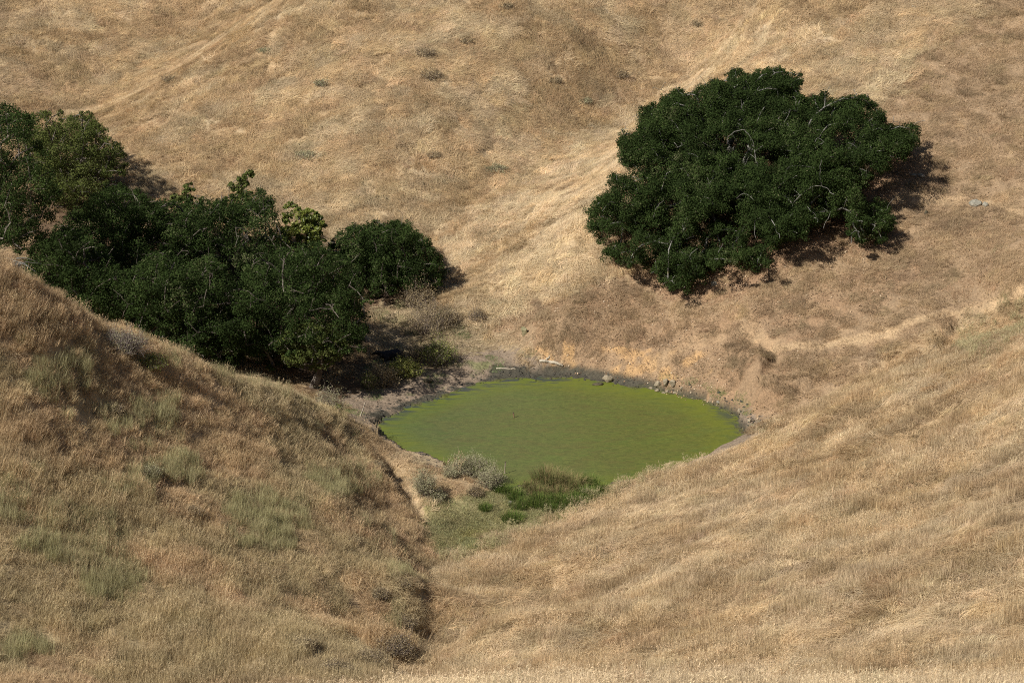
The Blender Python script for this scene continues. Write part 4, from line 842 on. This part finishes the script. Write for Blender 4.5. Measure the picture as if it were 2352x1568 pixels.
for i, (px, py, h, lb) in enumerate([(885, 700, 1.7, 'brown thistle stalk standing alone against the dark oak'), (945, 690, 2.0, 'tallest brown thistle at the foot of the round oak'), (970, 700, 1.8, 'brown many headed thistle right of the tallest one'), (1000, 730, 1.6, 'grey thistle beside the bright grass of the spur'),
    (1020, 760, 1.5, 'pale thistle at the right edge of the brown tangle'), (860, 745, 1.4, 'green grey thistle at the edge of the wood'), (872, 735, 1.3, 'forked pale thistle next to the edge of the wood'), (905, 755, 1.2, 'short thistle on the straw littered bench'), (965, 765, 1.5, 'leaning thistle in the middle of the bench'), (945, 745, 1.2, 'thin thistle behind the leaning one'),
    (990, 825, 1.5, 'pale thistle rising from the olive thicket'), (1015, 820, 1.4, 'thistle at the right of the olive thicket'), (955, 835, 1.2, 'straight thistle left of the olive thicket'), (1040, 800, 1.0, 'small thistle on the green flat beyond the pond'), (1000, 780, 1.3, 'bare thistle between the tangle and the thicket'), (870, 868, 1.0, 'dead thistle over the grey bush'), (915, 845, .9, 'short thistle above the yellow green bush')]):
    thistle(px, py, h, 400 + i, lb, TG, mat=TWIG if i in (0, 1, 2, 3) else STALK)
for i, (px, py, h, lb) in enumerate([(1038, 1090, 1.35, 'round headed thistle at the left end of the berm bush'), (1050, 1092, 1.25, 'thistle with three heads next to the berm bush'), (1026, 1082, 1.0, 'thin thistle on the berm crest, left of the others')]):
    thistle(px, py, h, 430 + i, lb, 'thistles on the berm')

# ---------------------------------------------------------------- rocks, driftwood, stakes
def rock_mat(name, a, b):
    m = NT(name, .9, .15); c = m.mix(m.rng(m.noise(3, 4, rough=.7), .38, .62), a, b); c = m.mix(1, c, m.ramp(m.noise(16, 4, rough=.75), [(.3, (.65, .65, .65)), (.7, (1.2, 1.2, 1.2))]), 'MULTIPLY'); m.col(c).bump(m.noise(9, 5), .04, .7); return m.m
ROCKP = rock_mat('pale_rock', (.36, .30, .21), (.24, .20, .14)); ROCKG = rock_mat('grey_lichen_rock', (.19, .18, .145), (.36, .335, .27)); ROCKD = rock_mat('dark_mud_rock', (.055, .05, .035), (.12, .10, .06)); ROCKM = rock_mat('mossy_rock', (.20, .19, .10), (.32, .28, .17))
import bmesh
def rock(px, py, sx, sy, sz, seed, mat, label, group=None, name='rock', Y=None, sink=.25, z0=None):
    rng = np.random.default_rng(seed); p = hit(px, py) if Y is None else at(px, py, Y); gz = float(ground(p[0], p[1])) if z0 is None else z0
    bm = bmesh.new(); bmesh.ops.create_icosphere(bm, subdivisions=4, radius=1.0)
    V = np.array([v.co for v in bm.verts]); nz = rng.normal(0, 1, (9, 3)); nz /= np.linalg.norm(nz, axis=1, keepdims=True); dd = rng.uniform(.55, .85, 9)
    for a, d in zip(nz, dd): s = V @ a; V -= np.maximum(s - d, 0)[:, None] * a * .9
    V += (fbm(V[:, 0] * 2 + seed, V[:, 1] * 2 + V[:, 2] * 3, .8, 3, seed % 8) - .5)[:, None] * V * .35
    V = V * np.array([sx, sy, sz]) * .5; th = rng.uniform(0, pi); V = V @ np.array([[cos(th), sin(th), 0], [-sin(th), cos(th), 0], [0, 0, 1]]) if abs(sx - sy) < .3 * sx else V
    F = np.array([[v.index for v in f.verts] for f in bm.faces]); bm.free()
    loc = np.array([p[0], p[1], gz + sz * (.5 - sink)]); o = mesh_np(name, V + loc, F, mat, smooth=False, loc=loc); tag(o, label, 'rock', group); return o
rock(1395, 874, .85, .6, .55, 1, ROCKP, 'pale boulder alone at the water edge on the far shore')
rock(1372, 885, .75, .5, .22, 2, ROCKD, 'dark flat rock awash in the algae near the far shore', z0=-.02)
RP = 'pale stones piled at the far shore'
for i, (px, py, a, b, c, lb) in enumerate([(1512, 886, .75, .5, .8, 'upright pale slab at the left of the shore rock pile'), (1528, 882, .7, .5, .95, 'tallest leaning slab in the shore rock pile'), (1545, 884, .65, .5, .75, 'upper right block of the shore rock pile'), (1535, 899, .6, .45, .4, 'square stone low in the shore rock pile'), (1552, 900, .7, .45, .35, 'pale stone at the lower right of the shore rock pile'), (1510, 897, .6, .4, .35, 'stone at the lower left of the shore rock pile'), (1495, 892, .45, .35, .3, 'small stone left of the shore rock pile'), (1566, 893, .45, .35, .4, 'small stone right of the shore rock pile'), (1524, 903, .4, .3, .25, 'little stone touching the algae under the shore rock pile')]):
    rock(px, py, a * .72, b * .72, c * .62, 10 + i, ROCKP, lb, RP, sink=.35)
rock(1204, 768, .5, .45, .85, 30, ROCKM, 'greenish upright boulder on the foot of the spur')
rock(2240, 470, .95, .7, .6, 31, ROCKG, 'grey lichened boulder beside the hillside trail at the right', sink=.4)
rock(2262, 473, .5, .5, .4, 32, ROCKG, 'smaller grey rock touching the lichened boulder')
rock(2116, 406, .55, .4, .3, 33, ROCKG, 'small grey stone just right of the oak shadow'); rock(2098, 404, .5, .4, .25, 34, ROCKG, 'flat stone at the edge of the oak shadow')
rock(2127, 491, .35, .3, .3, 35, ROCKD, 'dark stone on the slope below the hillside trail'); rock(2098, 20, .5, .4, .3, 36, ROCKG, 'small grey stone near the upper right corner')
rock(1700, 944, .42, .35, .4, 37, ROCKP, 'pale stone above the mud at the right end of the pond'); rock(1722, 968, .3, .25, .25, 38, ROCKP, 'small pale stone in the mud at the right end of the pond')
rock(1650, 925, .3, .25, .2, 39, ROCKG, 'small grey stone on the far right shore'); rock(1735, 980, .35, .3, .22, 40, ROCKG, 'grey stone at the right end of the mud')
rock(983, 877, .8, .45, .35, 41, ROCKD, 'dark clod of broken mud on the left mud flat', name='mud_clod'); rock(1172, 1155, .3, .25, .2, 42, ROCKG, 'small stone on the grazed flat in front of the rushes')
rock(1640, 655, .5, .4, .35, 43, ROCKG, 'small stone lying on the litter under the oak')
for i, (px, py) in enumerate([(1003, 1018), (1037, 1042), (1046, 1054), (970, 990)]): rock(px, py, .28, .22, .07, 50 + i, ROCKD, ['dark dung pat on the path, second from the crest', 'dark dung pat in the middle of the path', 'dark dung pat lowest on the path', 'dark dung pat highest on the path'][i], 'dung pats on the trodden path', name='dung_pat', sink=.2)['category'] = 'dung'
def log(px0, py0, px1, py1, r, seed, mat, label, name='log', lift=.6, z=None):
    rng = np.random.default_rng(seed); a, b = hit(px0, py0), hit(px1, py1); k = 9; t = np.linspace(0, 1, k)[:, None]; q = a + (b - a) * t; q[:, 2] = ground(q[:, 0], q[:, 1]) + r * lift; q[1:-1] += rng.normal(0, r * .3, (k - 2, 3))
    V, F = tubes([(q, r * (1 + rng.normal(0, .10, k)) * np.linspace(1, .75, k))], 8); c = q.mean(0)
    for e in (0, len(V) - 8): V = np.vstack([V, V[e:e + 8].mean(0)])
    m = len(V); F = np.vstack([F, [[i, (i + 1) % 8, m - 2, m - 2] for i in range(8)], [[m - 10 + i, m - 10 + (i + 1) % 8, m - 1, m - 1] for i in range(8)]])
    bm = bmesh.new(); vs = [bm.verts.new(v) for v in (V - c)]
    for f in F:
        u = list(dict.fromkeys(int(i) for i in f))
        try: bm.faces.new([vs[i] for i in u])
        except ValueError: pass
    me = bpy.data.meshes.new(name); bm.to_mesh(me); bm.free(); me.materials.append(mat); o = bpy.data.objects.new(name, me); COL.objects.link(o); o.location = c; tag(o, label, 'log')
WOODP = bark_mat('weathered_wood', (.42, .36, .27), (.52, .46, .36), (.36, .31, .24))
log(1240, 831, 1292, 841, .10, 60, WOODP, 'pale straight driftwood log lying at the far corner of the pond')
log(1255, 826, 1263, 818, .06, 61, WOODP, 'short pale broken branch just above the driftwood log')
log(1140, 847, 1184, 848, .05, 62, WOODP, 'thin grey stick in the mud at the head of the pond'); log(1000, 855, 1010, 862, .02, 63, WOODP, 'little bleached twig on the mud flat')
log(828, 955, 838, 925, .03, 64, WOODP, 'bleached crooked stick on the mud at the left end of the pond')
STEEL = rock_mat('rusted_stake', (.16, .075, .045), (.24, .15, .10)); PALEST = rock_mat('pale_stake', (.40, .33, .25), (.30, .24, .19))
def stake(px, py, h, r, mat, label, lean):
    p = atz(px, py, 0.0); rt = root('stake', p, label, 'stake', None); e = p + np.array([lean[0], lean[1], h])
    V, F = tubes([(np.array([p - [0, 0, .6], p, (p + e) / 2, e]), np.array([r, r, r, r]))], 8); mesh_np('post', V, F, mat, smooth=True, parent=rt, loc=p)
    V, F = tubes([(np.array([e - [0, 0, .02], e + [0, 0, .03], e + [0, 0, .05]]), np.array([r * 1.5, r * 1.7, r * .2]))], 8); mesh_np('cap', V, F, ROCKD, smooth=True, parent=rt, loc=p)
stake(1159, 1087, .72, .028, PALEST, 'pale thin stake with a dark cap standing in the algae near the rushes', (.05, .02))
stake(1181, 959, .32, .035, STEEL, 'short rusty leaning stake in the middle of the pond', (-.05, .02))

# dead branches at the left edge, on the far side of the crest
rng = np.random.default_rng(90); b0 = at(-8, 602, 129.5); b0 = np.array([b0[0], b0[1], float(ground(b0[0], b0[1]))]); pth = []
for i in range(46):
    a = b0 + rng.normal(0, 1, 3) * [.5, .25, .1]; d = np.array([rng.uniform(.4, 1.0), rng.normal(0, .35), rng.uniform(-.12, .45)]); L = rng.uniform(.5, 1.5); k = 5; t = np.linspace(0, 1, k)[:, None]; q = a + d * L * t + rng.normal(0, .04, (k, 3)); q[:, 2] = np.maximum(q[:, 2] - (t[:, 0] ** 2) * .3, ground(q[:, 0], q[:, 1]) + .05); q[:, 2] += .35; pth.append((q, np.linspace(.03, .008, k)))
V, F = tubes(pth, 5); o = mesh_np('dead_branch', V, F, BARK, smooth=True, loc=b0); tag(o, 'bleached fallen dead branch at the left edge in front of the dark oak', 'branch')

# a black cow resting in the shade of the wood
def cow(px, py, label):
    p = hit(px, py); p[2] = float(ground(p[0], p[1])); m = NT('black_hide', .6, .2); m.col(m.mix(m.noise(6, 3), (.010, .010, .012), (.022, .020, .022)))
    J = [((0, 0, .40), .34, -1), ((.38, .05, .42), .36, 0), ((.72, .10, .42), .31, 1), ((-.34, -.04, .40), .34, 0), ((-.62, -.06, .34), .22, 3),
         ((.95, .02, .55), .17, 2), ((1.16, -.10, .66), .125, 5), ((1.34, -.22, .60), .12, 6), ((1.52, -.33, .48), .075, 7), ((1.58, -.37, .43), .06, 8),
         ((1.24, -.02, .72), .035, 6), ((1.26, .10, .70), .018, 10), ((1.14, -.26, .72), .03, 6), ((1.08, -.36, .68), .018, 12),
         ((.70, -.26, .18), .13, 2), ((.98, -.40, .09), .075, 14), ((.70, -.50, .06), .055, 15), ((.62, -.52, .05), .05, 16),
         ((.74, .34, .16), .12, 2), ((1.02, .42, .08), .07, 18), ((.78, .50, .06), .05, 19),
         ((-.45, -.34, .20), .19, 3), ((-.12, -.52, .11), .10, 21), ((-.48, -.66, .07), .055, 22), ((-.28, -.72, .05), .05, 23),
         ((-.45, .30, .18), .18, 3), ((-.15, .46, .10), .09, 25), ((-.48, .58, .06), .05, 26),
         ((-.78, -.06, .28), .035, 4), ((-.86, -.08, .10), .025, 28), ((-.80, -.18, .04), .03, 29)]
    me = bpy.data.meshes.new('cow'); me.from_pydata([j[0] for j in J], [(j[2], i) for i, j in enumerate(J) if j[2] >= 0], []); o = bpy.data.objects.new('cow', me); COL.objects.link(o); o.location = p; o.rotation_euler = (0, 0, radians(205)); o.scale = (.92,) * 3; me.materials.append(m.m)
    sk = o.modifiers.new('skin', 'SKIN'); sk.use_smooth_shade = True; o.modifiers.new('sub', 'SUBSURF').levels = 2; o.modifiers['sub'].render_levels = 2
    for v, j in zip(me.skin_vertices[0].data, J): v.radius = (j[1], j[1])
    me.skin_vertices[0].data[0].use_root = True; tag(o, label, 'cow')
cow(905, 824, 'black cow lying down in the deep shade at the edge of the wood')

# ---------------------------------------------------------------- litter nobody could count
def flakes(name, label, cat, p, size, mat, seed, zoff=.03, long=1.):
    rng = np.random.default_rng(seed); n = len(p); N_ = gnormal(p[:, 0], p[:, 1]) + rng.normal(0, .45, (n, 3)); N_ /= np.linalg.norm(N_, axis=1, keepdims=True)
    a = np.cross(N_, rng.normal(0, 1, (n, 3))); a /= np.linalg.norm(a, axis=1, keepdims=True); b = np.cross(N_, a); s = (size * rng.uniform(.6, 1.5, n) * .5)[:, None]; c = p + [0, 0, zoff] + rng.uniform(0, .05, (n, 1)) * [0, 0, 1]
    V = np.stack([c - a * s * long, c + b * s * .7, c + a * s * long, c - b * s * .7], 1).reshape(-1, 3); o = mesh_np(name, V, np.arange(4 * n).reshape(-1, 4), mat, {'v': np.repeat(rng.random(n), 4)}); tag(o, label, cat, kind='stuff')
fp = spots(34, 150, 190, 60); fm = zones(fp[:, 0], fp[:, 1], fp[:, 2]); fr = RNG.random(len(fp)); fn_ = fbm(fp[:, 0], fp[:, 1], 2.5, 3, 1)
m = ((fm['litter'] & (fr < .55)) | (fm['oak'] & (fr < .9)) | (fm['rhill'] & (fr < .12))) & (fn_ > .36) & (fm['bare'] < .3)
LIT = flatmat('fallen_leaf', [(0, (.13, .085, .055)), (.4, (.28, .175, .105)), (.75, (.42, .28, .165)), (1, (.60, .49, .35))], .1)
flakes('fallen_leaves', 'orange brown fallen oak leaves scattered over the slope under the big oak', 'leaves', fp[m], .10, LIT, 5)
sp_ = spots(9, 140, 180, 60); sm_ = zones(sp_[:, 0], sp_[:, 1], sp_[:, 2]); m = sm_['bench'] & (sm_['px'] > 840) & (sm_['px'] < 1120) & (sm_['py'] < 850); q = sp_[m]; rng = np.random.default_rng(6); th = rng.uniform(-.5, .5, len(q)) + (rng.random(len(q)) < .3) * 1.2; L = rng.uniform(.15, .6, len(q))
pth = []
for a, t, l in zip(q, th, L):
    e = a + np.array([cos(t) * l, sin(t) * l, 0]); e[2] = float(ground(e[0], e[1])); pth.append((np.array([a + [0, 0, .04], (a + e) / 2 + [0, 0, .07], e + [0, 0, .05]]), np.array([.014, .014, .008])))
V, F = tubes(pth, 4); o = mesh_np('fallen_stalks', V, F, STALK, {'v': rng.random(len(V))}); tag(o, 'pale fallen stalks strewn over the bench behind the pond', 'stalks', kind='stuff')
cp = spots(16, 138, 172, 60); _, cs = landz0(cp[:, 0], cp[:, 1]); cm = zones(cp[:, 0], cp[:, 1], cp[:, 2]); rr = RNG.random(len(cp))
m = (cs > -.35) & (cs < 3.2) & (cm['mud'] | (cs < .5)) & ((cm['px'] < 1480) | (cm['px'] > 1650) | (rr < .15)) & (cp[:, 2] < .8) & (cp[:, 1] > 139) & (rr < np.where(cs < 1.5, .75, .25)); q = cp[m]; rng = np.random.default_rng(8); n = len(q)
oc_ = np.array([(1, 0, 0), (.2, .9, .1), (-1, .1, 0), (0, -1, 0), (.5, .4, .8), (-.4, .5, .9), (-.5, -.4, .7), (.4, -.5, .8)]); of = np.array([(0, 1, 5, 4), (1, 2, 6, 5), (2, 3, 7, 6), (3, 0, 4, 7), (4, 5, 6, 7)])
an = rng.uniform(0, 2 * pi, n); s = rng.uniform(.03, .11, n); V = oc_[None] * (s[:, None, None] * rng.uniform(.6, 1.3, (n, 8, 1))) * [1.2, 1, .65]
V = np.stack([V[..., 0] * np.cos(an)[:, None] - V[..., 1] * np.sin(an)[:, None], V[..., 0] * np.sin(an)[:, None] + V[..., 1] * np.cos(an)[:, None], V[..., 2]], -1) + np.stack([q[:, 0], q[:, 1], np.maximum(ground(q[:, 0], q[:, 1]), -.02)], -1)[:, None]
F = (of[None] + 8 * np.arange(n)[:, None, None]).reshape(-1, 4); cm_ = NT('mud_lump', .85, .2); cm_.col(cm_.mix(cm_.attr('v'), (.055, .052, .042), (.21, .15, .10)))
o = mesh_np('mud_lumps', V.reshape(-1, 3), F, cm_.m, {'v': np.repeat(np.clip(sstep(.5, 1.8, cs[m]) + rng.normal(0, .12, n), 0, 1), 8)}); tag(o, 'trampled clods of dark mud along the rim of the pond', 'mud', kind='stuff')
